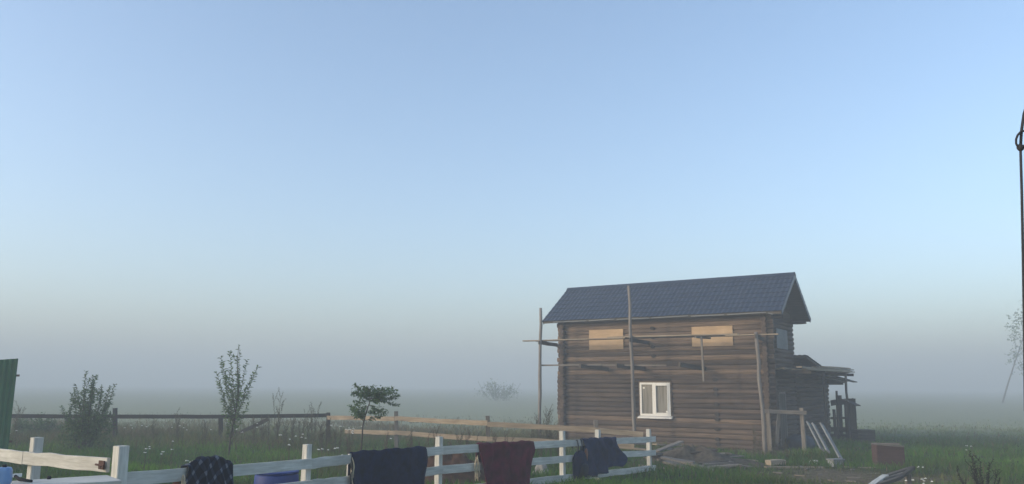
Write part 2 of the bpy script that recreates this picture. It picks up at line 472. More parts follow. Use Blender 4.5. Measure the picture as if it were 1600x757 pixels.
def build_grass():
    rng = np.random.default_rng(5)
    P = []
    # bands of distance: blades per square metre, height, width
    for d0, d1, dens, hh, wd in ((7.5, 11, 620, 0.19, 0.011), (11, 15, 480, 0.20, 0.013), (15, 20, 330, 0.21, 0.016),
                                 (20, 27, 210, 0.23, 0.020), (27, 36, 110, 0.25, 0.028), (36, 46, 50, 0.17, 0.036), (46, 60, 30, 0.10, 0.045)):
        half = lambda d: d*0.70 + 0.8
        area = (d1 - d0)*(half(d0) + half(d1))
        n = int(area*dens)
        y = rng.uniform(d0, d1, n); x = rng.uniform(-1, 1, n)*half(d1)
        k = np.abs(x) < half(y); x, y = x[k], y[k]
        P.append(np.stack([x, y, np.full(len(x), hh), np.full(len(x), wd)], 1))
    P = np.concatenate(P)
    x, y = P[:, 0], P[:, 1]
    u, v = to_uv(x, y)
    inside = (u > -LEN-0.1) & (u < 0.1) & (v > -0.05) & (v < DEP + .2)
    br = bareness(x, y)
    clump = 0.5 + 0.5*lump(x*1.7, y*1.7, 0.3)
    keep = (~inside) & (rng.uniform(0, 1, len(x)) > 0.95*ss(36, 58, y + 3*lump(x*.5, y*.5, 3.0))) & (rng.uniform(0, 1, len(x)) > br*0.86) & (rng.uniform(0, 1, len(x)) < 0.55 + 0.6*clump)
    P = P[keep]; x, y, br, clump = x[keep], y[keep], br[keep], clump[keep]
    n = len(x)
    # rough dry strip along the far rails and the pale fence
    dry = np.clip(ss(26.5, 30, y)*(1 - ss(4, 8, x))*0.9, 0, 1)
    dry = np.maximum(dry, np.exp(-((x + 2.6)**2/12 + (y - 23.5)**2/7)))
    dry = np.clip(dry*0.75 + 0.45*lump(x*0.8, y*0.8, 2.0)*(0.35 + dry), 0, 1)
    mow = np.exp(-((x + 4.0)**2/40 + (y - 15.5)**2/16))
    h = P[:, 2]*rng.uniform(0.4, 1.25, n)*(0.55 + 0.6*clump)*(1 + 0.9*dry)*(1 - 0.6*br)*(1 - 0.45*mow)
    w_ = P[:, 3]*rng.uniform(0.6, 1.3, n)
    az = rng.uniform(0, 2*np.pi, n); lean = rng.uniform(0.15, 1.1, n)*h
    z = ground(x, y)
    la = rng.uniform(0, 2*np.pi, n)
    ca, sa = np.cos(az)*w_/2, np.sin(az)*w_/2
    lx, ly = np.cos(la)*lean, np.sin(la)*lean
    V = np.empty((n, 5, 3))
    V[:, 0] = np.stack([x - ca, y - sa, z - 0.02], 1); V[:, 1] = np.stack([x + ca, y + sa, z - 0.02], 1)
    V[:, 2] = np.stack([x + ca*.8 + lx*.35, y + sa*.8 + ly*.35, z + h*.6], 1); V[:, 3] = np.stack([x - ca*.8 + lx*.35, y - sa*.8 + ly*.35, z + h*.6], 1)
    V[:, 4] = np.stack([x + lx, y + ly, z + h], 1)
    me = bpy.data.meshes.new('grass')
    me.vertices.add(n*5); me.vertices.foreach_set('co', V.ravel())
    me.loops.add(n*7); me.polygons.add(n*2)
    base = np.arange(n)[:, None]*5
    li = (base + np.array([0, 1, 2, 3, 3, 2, 4])[None]).ravel()
    me.loops.foreach_set('vertex_index', li.astype(np.int32))
    ls = (np.arange(n)[:, None]*7 + np.array([0, 4])[None]).ravel()
    me.polygons.foreach_set('loop_start', ls.astype(np.int32))
    g0 = np.array([0.026, 0.086, 0.005]); g1 = np.array([0.090, 0.205, 0.012]); d0 = np.array([0.150, 0.105, 0.055])
    t = np.clip(rng.uniform(0, 1, n)*0.7 + 0.3*clump, 0, 1)[:, None]
    c = g0 + (g1 - g0)*t
    # patches: yellow-green clumps, cool dark clumps, distant fog painted as paleness into the far blades
    pa = np.clip(lump(x*0.55, y*0.55, 4.0)*1.6, 0, 1)[:, None]; pb = np.clip(-lump(x*1.2, y*1.2, 6.0)*1.6, 0, 1)[:, None]
    c = c*(1 + pa*np.array([0.75, 0.55, 0.2]))*(1 - 0.45*pb)
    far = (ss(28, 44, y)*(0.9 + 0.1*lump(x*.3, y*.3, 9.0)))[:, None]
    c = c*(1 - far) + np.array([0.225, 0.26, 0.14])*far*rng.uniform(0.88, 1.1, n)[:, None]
    dd = np.clip(dry*0.75 + br*0.7 + (rng.uniform(0, 1, n) < 0.09)*0.8, 0, 1)[:, None]
    c = c*(1 - dd) + d0*dd*rng.uniform(0.6, 1.3, n)[:, None]
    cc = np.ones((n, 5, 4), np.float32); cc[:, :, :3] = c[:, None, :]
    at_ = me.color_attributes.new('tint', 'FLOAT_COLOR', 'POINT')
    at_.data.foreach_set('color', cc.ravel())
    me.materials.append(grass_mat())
    me.update(); me.validate()
    o = obj('grass', me)
    tag(o, 'rough green meadow grass with dry patches', 'grass', kind='stuff')
build_grass()

# ---------------------------------------------------------------- log house
house = thing('log_house', (HOUSE[0], HOUSE[1], 0), 'unfinished two storey log house with blue metal roof and boarded upper windows', 'house', rz=YAW)
MW[house.name] = HM
NR = 27; HZ = 4.9/NR; LR = 0.104
def log_variants(L, mat, seeds, nseg=10):
    out = []
    for s in seeds:
        rnd = random.Random(s); mb = MB()
        pts = []; rad = []
        for i in range(nseg + 1):
            t = i/nseg
            pts.append((-L/2 + L*t, rnd.uniform(-.012, .012), rnd.uniform(-.006, .006))); rad.append(LR*(1 + rnd.uniform(-.05, .05)))
        mb.tube(pts, rad, 12)
        out.append(mesh('log', mb.V, mb.F, mat, False))
        me = out[-1]
        me.polygons.foreach_set('use_smooth', [len(p.vertices) == 4 for p in me.polygons])
    return out

rndL = random.Random(7)
def core(name, lo, hi, parent=house):
    mb = MB(); mb.box(lo, hi)
    return mb.build(name, M_CORE, parent, HM)
# front wall
wf = core('front_wall', (-LEN + .3, .09, .02), (-.3, .17, 4.9))
WIN = (-5.25, -3.99, 1.15, 2.42)   # ground floor window opening u0 u1 z0 z1
full = {False: log_variants(LEN, M_LOG, range(5)), True: log_variants(LEN, M_LOGW, range(5, 9))}
cutL = log_variants(WIN[0] + LEN, M_LOG, range(20, 24), 5); cutR = log_variants(-WIN[1], M_LOG, range(24, 28), 5)
for i in range(NR):
    z = (i + .5)*HZ
    warm = i >= NR - 7 or rndL.random() < 0.14
    if WIN[2] - HZ*.35 < z < WIN[3] + HZ*.35:
        obj('log', rndL.choice(cutL), wf, HM @ Matrix.Translation((-LEN + (WIN[0] + LEN)/2 + rndL.uniform(-.03, .0), .10, z)))
        obj('log', rndL.choice(cutR), wf, HM @ Matrix.Translation((WIN[1]/2 + rndL.uniform(0, .03), .10, z)))
    else:
        obj('log', rndL.choice(full[warm]), wf, HM @ Matrix.Translation((-LEN/2 + rndL.uniform(-.035, .035), .07 + rndL.uniform(-.012, .008), z + rndL.uniform(-.012, .012))) @ Matrix.Diagonal((1, .6, rndL.uniform(.9, 1.04), 1)) @ Matrix.Rotation(rndL.choice((0, math.pi/2, math.pi, -math.pi/2)), 4, 'X'))
# gable and left walls: logs run in depth, half a course higher
RZ = Matrix.Rotation(math.pi/2, 4, 'Z')
gl = log_variants(WID + .34, M_LOG, range(40, 45), 6)
wr = core('gable_wall', (-.34, .18, .02), (-.26, WID - .02, 4.95))
wl = core('gable_wall', (-LEN + .26, .18, .02), (-LEN + .34, WID - .02, 4.95))
for i in range(NR):
    z = (i + 1.0)*HZ
    for wpar, uu in ((wr, -.28), (wl, -LEN + .28)):
        obj('log', rndL.choice(gl), wpar, HM @ Matrix.Translation((uu, WID/2 + rndL.uniform(-.03, .03), z)) @ RZ @ Matrix.Rotation(rndL.uniform(0, 6), 4, 'X'))
wb = core('rear_wall', (-LEN + .3, WID - .15, .02), (-.3, WID - .05, 4.9))
# ends of the inner partition logs that poke through the front wall
stub = log_variants(.34, M_BLACKB, range(60, 63), 1)
for (uu, z0, z1) in ((-4.67, 3.15, 4.8), (-2.2, .25, 2.75)):
    z = z0
    while z < z1:
        sc = Matrix.Diagonal((1, .82, .62, 1))
        obj('partition_log_end', stub[int(z*10) % 3], wf, HM @ Matrix.Translation((uu + rndL.uniform(-.02, .02), .14 - rndL.uniform(.0, .02), round(z/HZ)*HZ)) @ RZ @ sc)
        z += HZ*2 if rndL.random() < .75 else HZ
# plywood over the upper window openings, given as u0 u1 z0 z1
def board(name, u0, u1, z0, z1, mat, v=-.022, th=.018):
    mb = MB(); mb.box((-(u1-u0)/2, -th/2, -(z1-z0)/2), ((u1-u0)/2, th/2, (z1-z0)/2))
    return mb.build(name, mat, house, HM @ Matrix.Translation(((u0+u1)/2, v, (z0+z1)/2)))
def cover(u0, u1, z0, z1):
    b = board('plywood_cover', u0, u1, z0, z1, M_PLY)
    return b
cover(-7.47, -5.93, 3.74, 4.55)
cover(-3.05, -1.46, 3.78, 4.53)
# grey board over the gable window
mb = MB(); mb.box((-.009, -.78, -.37), (.009, .78, .37))
o = mb.build('gable_window_cover', M_DULLW, house, HM @ Matrix.Translation((-.155, 1.88, 4.08)))
# ground floor window
u0, u1, z0, z1 = WIN
wroot = None
mb = MB(); fr = .075
mb.box((u0, -.06, z0), (u0 + fr, .06, z1)); mb.box((u1 - fr, -.06, z0), (u1, .06, z1))
mb.box((u0 + fr, -.06, z0), (u1 - fr, .06, z0 + fr)); mb.box((u0 + fr, -.06, z1 - fr), (u1 - fr, .06, z1))
um = u0 + (u1 - u0)*.46
mb.box((um - .055, -.066, z0 + fr), (um + .055, .05, z1 - fr))
mb.box((um + .055, -.075, z0 + fr), (um + .10, .02, z1 - fr)); mb.box((u1 - fr - .045, -.075, z0 + fr), (u1 - fr, .02, z1 - fr))
mb.box((um + .10, -.075, z0 + fr), (u1 - fr - .045, .02, z0 + fr + .045)); mb.box((um + .10, -.075, z1 - fr - .045), (u1 - fr - .045, .02, z1 - fr))
window = mb.build('window', M_PVC, house, HM)
def pane_mat():
    mt, t, b = nodes('window_pane_with_drawn_blind')
    tc = t.nodes.new('ShaderNodeTexCoord')
    mp = t.nodes.new('ShaderNodeMapping'); mp.inputs['Scale'].default_value = (9, 1, .8)
    n = t.nodes.new('ShaderNodeTexNoise'); n.inputs['Scale'].default_value = 1.2; n.inputs['Detail'].default_value = 4
    t.links.new(tc.outputs['Object'], mp.inputs[0]); t.links.new(mp.outputs[0], n.inputs['Vector'])
    r = ramp(t, [(0.3, (0.13, 0.12, 0.10)), (0.55, (0.25, 0.235, 0.20)), (0.8, (0.30, 0.28, 0.24))])
    t.links.new(n.outputs['Fac'], r.inputs[0]); t.links.new(r.outputs[0], b.inputs['Base Color'])
    b.inputs['Roughness'].default_value = .12; b.inputs['Specular IOR Level'].default_value = .5
    return mt
M_PANE = pane_mat()
for (a, b_) in ((u0 + fr, um - .055), (um + .10, u1 - fr - .045)):
    mb = MB(); mb.box((a, -.02, z0 + fr), (b_, -.008, z1 - fr)); pn = mb.build('pane', M_PANE, window, HM)
mb = MB(); mb.box((u0 + .12, -.0225, z1 - .24), (u0 + .19, -.0205, z1 - .17)); mb.box((u1 - .20, -.0225, z0 + .13), (u1 - .13, -.0205, z0 + .20))
mb.build('sticker', M_PVC, window, HM)
mb = MB(); mb.add([(u0 - .07, -.17, z0 - .055), (u1 + .07, -.17, z0 - .055), (u1 + .07, .0, z0 - .003), (u0 - .07, .0, z0 - .003),
                  (u0 - .07, -.17, z0 - .10), (u1 + .07, -.17, z0 - .10), (u1 + .07, .0, z0 - .10), (u0 - .07, .0, z0 - .10)],
                 [(0,1,2,3),(7,6,5,4),(0,4,5,1),(1,5,6,2),(2,6,7,3),(3,7,4,0)])
mb.build('sill', M_PVC, window, HM)
mb = MB()   # raw foam and wood edge round the frame
mb.box((u0 - .05, -.03, z0 - .0), (u0 - .002, .05, z1 + .05)); mb.box((u1 + .002, -.03, z0), (u1 + .05, .05, z1 + .05)); mb.box((u0 - .002, -.03, z1 + .002), (u1 + .002, .05, z1 + .05))
mb.build('casing', M_LOGW, window, HM)

# roof: corrugated tile sheets over both slopes
def slope_sheet(name, ua, ub, lo, hi, parent, step=.35, wave=.19, amp=.011, mat=M_ROOF, flip=False):
    """lo, hi = (v, z) of the eave and of the top edge"""
    dv, dz = hi[0] - lo[0], hi[1] - lo[1]
    Ls = math.hypot(dv, dz); nrm = Vector((0, -dz, dv))/Ls
    if nrm.z < 0: nrm = -nrm
    nu = int((ub - ua)/wave*6); ns = int(Ls/step)
    us = np.linspace(ua, ub, nu + 1)
    rows = []
    for k in range(ns + 1):
        a = k*Ls/(ns + 1); b = (k + 1)*Ls/(ns + 1)
        rows += [(a, .020), ((a + b)/2, .009), (b - .004, .0)]
    V = []; Fc = []
    for (q, rise) in rows:
        for uq in us:
            p = Vector((uq, lo[0] + dv*q/Ls, lo[1] + dz*q/Ls)) + nrm*(amp*(1 + math.sin(uq/wave*2*math.pi)) + rise)
            V.append(p)
    n = nu + 1
    for r_ in range(len(rows) - 1):
        for k in range(nu):
            Fc.append((r_*n + k, r_*n + k + 1, (r_+1)*n + k + 1, (r_+1)*n + k))
    return obj(name, mesh(name, V, Fc, mat, False), parent, HM)
dzr = ZR - ZE
deck = MB()
th = .10
for sgn in (0, 1):
    v_e = -EV if sgn == 0 else WID + EV
    vm = WID/2
    a = [(-LEN - OV, v_e, ZE), (OV, v_e, ZE), (OV, vm, ZR), (-LEN - OV, vm, ZR)]
    V = [(p[0], p[1], p[2] - .012) for p in a] + [(p[0], p[1], p[2] - .012 - th) for p in a]
    Fq = [(0,1,2,3),(7,6,5,4),(0,4,5,1),(1,5,6,2),(3,7,4,0)]
    if sgn: Fq = [tuple(reversed(f)) for f in Fq]
    deck.add(V, Fq)
roof = deck.build('roof', M_DARKB, house, HM)
def sheets(ua, ub, lo, hi, parent, seed):
    # overlapping sheets, each laid a touch differently
    rr = random.Random(seed); n = round((ub - ua)/1.14); wv = .19
    for k in range(n):
        a = ua + (ub - ua)*k/n; b = ua + (ub - ua)*(k + 1)/n + (.06 if k < n - 1 else 0)
        dz_ = (.006 if k % 2 else .0) + rr.uniform(0, .003)
        slope_sheet('metal_tile_sheet', a, b, (lo[0], lo[1] + dz_ + rr.uniform(-.004, .004)), (hi[0], hi[1] + dz_), parent)
sheets(-LEN - OV - .03, OV + .03, (-EV - .05, ZE - .035), (WID/2, ZR), roof, 1)
sheets(-LEN - OV - .03, OV + .03, (WID + EV + .05, ZE - .035), (WID/2, ZR), roof, 2)
mb = MB()
nseg = 12
for i in range(1):
    mb.add([(-LEN-OV-.04, WID/2-.15, ZR-.06), (OV+.04, WID/2-.15, ZR-.06), (OV+.04, WID/2, ZR+.085), (-LEN-OV-.04, WID/2, ZR+.085), (-LEN-OV-.04, WID/2+.15, ZR-.06), (OV+.04, WID/2+.15, ZR-.06)],
           [(0,1,2,3),(3,2,5,4)])
mb.build('ridge_cap', M_ROOF, roof, HM)
def rake(uu, v_e):
    d = Vector((0, WID/2 - v_e, ZR - ZE)); 
    plank('rake_board', (uu, v_e, ZE - .075), (uu, WID/2 + (-.012 if v_e < 0 else .012), ZR - .075 - .0), .024, .17, M_ROOF, roof, P=HM)
for uu in (OV + .014, -LEN - OV - .014):
    for v_e in (-EV, WID + EV): rake(uu, v_e)
# pale drip strips along the front eave, in lengths
ss_u = [-8.98, -7.3, -6.05, -4.55, -2.95, -1.55, -.02]
for i in range(6):
    plank('drip_strip', (ss_u[i] + .05, -EV - .065, ZE - .075), (ss_u[i+1] - .06, -EV - .065, ZE - .075 + (.02 if i % 2 else 0)), .02, .034, M_DULLW, roof, P=HM)
plank('drip_strip', (.0, -EV - .065, ZE - .075), (.16, -EV - .03, ZE - .13), .02, .036, M_DULLW, roof, P=HM)
# wall plate under the eave and gable boards
plank('wall_plate', (-LEN + .05, .06, 4.93), (-.05, .06, 4.93), .16, .09, M_LOG, house, P=HM)
for uu in (-.2, -LEN + .2):
    zz = 4.98
    while zz < ZR - .2:
        half = (WID/2 + .1)*(1 - (zz + .19 - 4.98)/(ZR - 4.98 + .02)) - .02
        if half > .12:
            plank('gable_board', (uu, WID/2 - half, zz + .09), (uu, WID/2 + half, zz + .09), .03, .178, M_DARKB, house, P=HM)
        zz += .185
for zz, vv in ((ZE - .17, .1), (ZE - .17, WID - .1), (ZR - .32, WID/2)):
    plank('purlin', (-.3, vv, zz), (OV - .05, vv, zz), .12, .12, M_DARKB, house, P=HM)

# rear wing: single storey under a lean-to roof
AV0, AV1 = WID + .05, 9.55
aw = core('wing_wall', (-.33, AV0, .02), (-.27, AV1 - .1, 2.45))
def roofz(v): return 3.52 + (2.50 - 3.52)*(v - WID)/(10.6 - WID)
i = 0
while True:
    z = (i + .5)*HZ + .05
    if z > 3.3: break
    vend = AV1 + .12
    if z + .12 > roofz(vend): vend = WID + (z + .14 - 3.52)/(2.50 - 3.52)*(10.6 - WID)
    if vend > AV0 + .4:
        L = vend - AV0
        obj('log', log_variants(L, M_LOG, [200 + i], 6)[0], aw, HM @ Matrix.Translation((-.28 + rndL.uniform(-.01, .01), (AV0 + vend)/2, z)) @ RZ)
    i += 1
back = core('wing_wall', (-LEN + .3, AV1 - .3, .02), (-.35, AV1 - .2, 2.45))
back2 = core('wing_wall', (-LEN + .3, AV0, .02), (-LEN + .36, AV1 - .31, 2.45))
mb = MB()
a = [(-LEN - .3, WID + .02, 3.50), (.30, WID + .02, 3.50), (.30, 10.6, 2.48), (-LEN - .3, 10.6, 2.48)]
mb.add(a + [(p[0], p[1], p[2] - .1) for p in a], [(0,1,2,3),(7,6,5,4),(0,4,5,1),(1,5,6,2),(2,6,7,3),(3,7,4,0)])
wroof = mb.build('wing_roof', M_DARKB, house, HM)
sheets(-LEN - .33, .33, (10.65, 2.485), (WID + .02, 3.515), wroof, 3)
# door opening on the gable side with a boarded leaf
mb = MB(); mb.box((-.19, .98, .1), (-.15, 1.06, 2.1)); mb.box((-.19, 1.86, .1), (-.15, 1.94, 2.1)); mb.box((-.19, 1.06, 2.02), (-.15, 1.86, 2.1))
dr = mb.build('door', M_GREYB, house, HM)
for k in range(5):
    plank('door_board', (-.165, 1.14 + k*.16, .12), (-.165, 1.14 + k*.16, 2.01), .155, .022, M_DARKB, dr, up=(1, 0, 0), P=HM)

# ---------------------------------------------------------------- scaffolds (each one thing, nailed together)
def hp(u, v, z): return HM @ Vector((u, v, z))
def hg(u, v):
    p = hp(u, v, 0); return gz(p.x, p.y)
sc1 = thing('scaffold', hp(-4.5, -1.2, 0), 'grey timber scaffold of poles and boards along the long log wall', 'scaffold', rz=YAW)
V1 = -1.2
pole('pole', (-9.17, V1, hg(-9.2, V1) - .1), (-9.10, V1, 5.45), .072, .06, M_GREYP, sc1, P=HM)
pole('pole', (-5.0, V1, hg(-5.0, V1) - .1), (-5.09, V1, 6.13), .075, .055, M_GREYP, sc1, P=HM)
pole('pole', (-.12, V1, hg(-.12, V1) - .1), (-.26, V1, 4.18), .075, .06, M_GREYP, sc1, P=HM)
plank('deck_board', (-10.03, V1 + .17, 4.12), (-5.35, V1 + .17, 4.12), .22, .045, M_PALE, sc1, P=HM)
plank('deck_board', (-6.1, V1 + .19, 4.165), (-.95, V1 + .19, 4.14), .22, .045, M_PALE, sc1, P=HM)
plank('deck_board', (-1.4, V1 + .18, 4.10), (.5, V1 + .12, 4.09), .16, .04, M_PALE, sc1, P=HM)
plank('deck_board', (-9.6, V1 + .48, 4.12), (-4.9, V1 + .46, 4.12), .2, .045, M_GREYB, sc1, P=HM)
plank('deck_board', (-4.85, V1 + .45, 4.12), (-.2, V1 + .47, 4.10), .2, .045, M_GREYB, sc1, P=HM)
for uu, uw in ((-9.13, -9.0), (-5.07, -4.85), (-.25, -.3)):
    plank('bearer', (uu, V1 - .12, 4.03), (uw, -.005, 3.97), .05, .15, M_DARKB, sc1, P=HM)
plank('bearer', (-2.45, V1 - .1, 4.05), (-2.2, V1 + .75, 4.05), .10, .06, M_GREYB, sc1, P=HM)
plank('ledger', (-9.2, V1 + .10, 3.10), (-6.4, V1 + .10, 3.10), .03, .06, M_GREYB, sc1, P=HM)
plank('ledger', (-6.6, V1 + .14, 3.09), (-3.7, V1 + .12, 3.05), .03, .05, M_GREYB, sc1, P=HM)
for uu, uw in ((-7.18, -6.65), (-5.6, -5.05), (-3.06, -2.6)):
    plank('bearer', (uu, V1 - .2, 3.06), (uw, -.005, 2.95), .10, .16, M_DARKB, sc1, P=HM)
plank('bearer', (-2.28, V1 + .08, 4.07), (-2.26, V1 + .08, 2.46), .07, .05, M_GREYB, sc1, up=(0, 1, 0), P=HM)

sc2 = thing('scaffold', hp(.5, 5, 0), 'weathered plank scaffold deck with ragged ends beside the rear wing', 'scaffold', rz=YAW)
rd = random.Random(3)
M_FRESH = wood('yellowed_plank', (0.27, 0.215, 0.15), (0.46, 0.37, 0.265), var=0.3)
deckp = [(-.02, .35, 9.0, M_FRESH), (.19, .3, 8.2, M_PALE), (.40, 1.2, 10.5, M_FRESH), (.62, 2.0, 9.6, M_PALE), (.82, 1.0, 10.2, M_FRESH), (.30, 4.2, 12.2, M_PALE),
         (.72, .6, 9.3, M_FRESH), (.50, 3.4, 11.2, M_FRESH), (.78, 2.6, 10.8, M_PALE), (.66, 4.6, 9.9, M_FRESH)]
for k, (uu, a, b_, mt) in enumerate(deckp):
    zz = 2.93 + (0 if k < 5 else .05 if k < 8 else .10 if k == 8 else .15)
    plank('deck_board', (uu, a, zz + rd.uniform(0, .012)), (uu + rd.uniform(-.1, .1), b_, zz + rd.uniform(-.03, .05)), .19, .045, mt, sc2, P=HM, rag=.05, bend=.02)
for vv in (.9, 3.2, 5.4, 7.4, 9.0):
    plank('bearer', (-.16, vv, 2.83), (1.05, vv + .05, 2.82), .05, .12, M_DARKB, sc2, P=HM)
for k, (uu, a, b_, zz) in enumerate(((.55, 5.6, 9.2, 2.70), (.8, 6.4, 9.8, 2.66), (.25, 7.0, 10.3, 2.64))):
    plank('low_board', (uu, a, zz + .06), (uu + .15, b_, zz - .16), .2, .04, M_GREYB, sc2, P=HM, rag=.05)
for vv in (3.2, 7.4):
    pole('pole', (1.0, vv, hg(1.0, vv) - .1), (1.0, vv, 2.78), .06, .05, M_DARKB, sc2, P=HM)

tr = thing('trestle', hp(.4, -1.0, 0), 'pale timber trestle frame standing at the house corner', 'trestle', rz=YAW)
plank('post', (.95, -.25, hg(.95, -.25) - .1), (.93, -.25, 1.56), .13, .12, M_GREYB, tr, up=(0, 1, 0), P=HM)
plank('post', (-.05, -.85, hg(-.05, -.85) - .1), (-.08, -.85, 1.5), .13, .05, M_GREYB, tr, up=(0, 1, 0), P=HM)
plank('crossbar', (-.2, -.92, 1.44), (1.1, -.32, 1.40), .04, .13, M_GREYB, tr, P=HM)
plank('brace', (.12, -.70, .35), (.25, -.66, 1.36), .12, .04, M_GREYB, tr, P=HM)

pf = thing('porch_frame', hp(.5, 10.5, 0), 'dark weathered porch frame of posts and rails past the rear wing', 'porch', rz=YAW)
for (px, d, top, wd) in ((1303, 35.4, 640, .10), (1331, 35.0, 623, .28), (1322, 36.2, 630, .16), (1312, 36.0, 618, .13), (1307, 35.6, 611, .06), (1336, 35.4, 660, .10)):
    b_ = on(px + 3, d); t_ = at(px, top, d)
    plank('post', b_ - Vector((0, 0, .1)), t_, wd, .11, M_DARKB, pf, up=(0, 1, 0))
for (xa, ya, xb, yb, d, h_) in ((1298, 630, 1334, 627, 35.2, .24), (1298, 654, 1333, 653, 35.2, .1), (1298, 671, 1333, 672, 35.2, .2), (1298, 683, 1333, 684, 35.3, .26)):
    plank('rail', at(xa, ya, d + .6), at(xb, yb, d), .05, h_, M_DARKB, pf)
plank('roof_scrap', at(1318, 624, 35.0), at(1340, 634, 34.6), .5, .05, M_DARKB, pf, rag=.05)

# ---------------------------------------------------------------- white rail fence with its gate
fence = thing('white_rail_fence', on(692, 14.8), 'white painted three rail paddock fence with clothes thrown over it', 'fence')
PST = [(190, 697, 8.9), (326, 728, 10.6), (487, 695, 12.2), (556, 712, 13.0), (692, 683, 14.9), (884, 674, 18.1), (939, 672, 19.6), (1018, 671, 21.9)]
FP = [at(px, py, d) for px, py, d in PST]
fdir = (FP[-1] - FP[0]); fdir.z = 0; fdir.normalize()
fn = Vector((fdir.y, -fdir.x, 0))       # side turned to the camera
frz = math.atan2(fdir.y, fdir.x)
def fence_post(p, parent, s=.105, rz=frz, mat=M_WHITE):
    b_ = Vector((p.x, p.y, gz(p.x, p.y) - .25))
    SEED[0] += 1
    L = p.z - b_.z
    M = Matrix.Translation((p.x, p.y, (p.z + b_.z)/2)) @ Matrix.Rotation(rz, 4, 'Z') @ Matrix.Rotation(-math.pi/2, 4, 'Y')
    return obj('post', plank_mesh(L, s, s, mat, SEED[0], nseg=3), parent, M)
for p, q in zip(FP, PST):
    pp = p - fn*(.085 if q[0] not in (190,) else 0.0)
    if q[0] == 326: pp.z = at(326, 731, 10.6).z
    fence_post(pp, fence, .12 if q[0] == 190 else .105)
def railpt(px, py, d, off=.0): return at(px, py, d) + fn*off
rails = [[(196, 739, 9.0), (487, 717, 12.2), (545, 710.5, 12.9)], [(545, 709, 12.9), (692, 697.5, 14.9), (884, 688, 18.1)], [(884, 688, 18.1), (1024, 682, 22.0)]]
def rail_run(pts, name='rail', dz=0.0, wd=.145):
    for a, b_ in zip(pts[:-1], pts[1:]):
        pa = at(*a); pb = at(*b_)
        pa.z -= wd/2; pb.z -= wd/2
        plank(name, pa, pb, .032, wd, M_WHITE, fence)
for r_ in rails: rail_run(r_)
rail_run([(200, 784, 9.0), (487, 750, 12.2), (545, 744, 12.9)]); rail_run([(545, 744, 12.9), (692, 728, 14.9), (884, 712, 18.1)]); rail_run([(884, 712, 18.1), (1024, 703, 22.0)])
rail_run([(200, 828, 9.0), (487, 783, 12.2), (545, 775, 12.9)]); rail_run([(545, 775, 12.9), (692, 762, 14.9), (884, 742, 18.1)]); rail_run([(884, 742, 18.1), (1024, 727, 22.0)])

gate = thing('white_gate', on(56, 10.1), 'white painted wooden gate closed against the fence corner post by a rusty latch', 'gate')
gp = at(56, 684, 10.25); ga = at(-60, 694, 11.5); gb = at(179, 714.5, 8.98)
gdir = (gb - at(0, 700, 10.75)); gdir.z = 0; gdir.normalize()
grz = math.atan2(gdir.y, gdir.x)
gn = Vector((gdir.y, -gdir.x, 0))
fence_post(gp - gn*.02, gate, .115, grz)
for dz in (0, -.42, -.8):
    a = at(47, 705.5, 10.2) + Vector((0, 0, dz - .075)) + gn*.06; b_ = gb + Vector((0, 0, dz - .078)) + gn*.06; c_ = ga + Vector((0, 0, dz - .075)) + gn*.06
    plank('rail', a, b_, .035, .152, M_WHITE, gate)
    plank('rail', c_, a - gdir*.012, .035, .148, M_WHITE, gate)
lp = at(171, 726, 8.98) + gn*.085
MLt = Matrix.Translation(lp) @ Matrix.Rotation(grz, 4, 'Z')
mb = MB(); mb.box((-.055, -.008, -.045), (.055, .008, .045)); latch = mb.build('latch', M_RUST, gate, MLt)
mb = MB(); mb.tube([(-.09, -.02, .002), (.085, -.02, .0)], .011, 8); mb.tube([(.03, -.02, 0), (.06, -.045, -.03)], .009, 6); mb.build('bolt', M_RUST, latch, MLt)

# ---------------------------------------------------------------- plain rail fences of the meadow
pf1 = thing('pale_rail_fence', on(762, 24.5), 'raw sawn two rail fence running to the log house', 'fence')
PR = [(510, 647, 31.0), (619, 643, 27.2), (762, 650, 24.2), (931, 657, 22.9)]
for px, py, d in PR[1:]:
    p = at(px, py, d); b_ = on(px + 1, d); plank('post', b_ - Vector((0, 0, .2)), p, .12, .11, M_GREYB, pf1, up=(0, 1, 0))
def ptop(pts, wd, mat, parent):
    for a, b_ in zip(pts[:-1], pts[1:]):
        pa = at(*a) + Vector((0, -.08, 0)); pb = at(*b_) + Vector((0, -.08, 0)); pa.z -= wd/2; pb.z -= wd/2
        plank('rail', pa, pb, .03, wd, mat, parent, bend=.01)
ptop([(512, 650, 31.0), (619, 650.5, 27.2)], .15, M_PALE, pf1)
ptop([(619, 650, 27.1), (690, 655, 25.6), (762, 657, 24.1)], .145, M_PALE, pf1)
ptop([(762, 659, 24.1), (931, 668, 22.8), (1004, 675, 22.6)], .14, M_PALE, pf1)
ptop([(540, 671, 29.8), (619, 673, 27.1), (762, 682, 24.1), (931, 690, 22.8), (990, 694, 22.6)], .14, M_PALE, pf1)

df = thing('dark_rail_fence', on(180, 31.5), 'dark weathered single rail fence across the left meadow', 'fence')
pts = [(-40, 647, 30.6), (180, 648, 31.2), (345, 648.5, 31.5), (512, 646, 32.0)]
ptop(pts, .145, M_BLACKB, df)
for px, py, d in ((-38, 640, 30.6), (180, 638, 31.2), (345, 651, 31.5), (513, 645, 31.9)):
    plank('post', on(px, d) - Vector((0, 0, .2)), at(px, py, d), .14, .12, M_BLACKB, df, up=(0, 1, 0))
plank('brace', on(345, 31.4), at(420, 655, 31.7), .03, .14, M_DARKB, df)

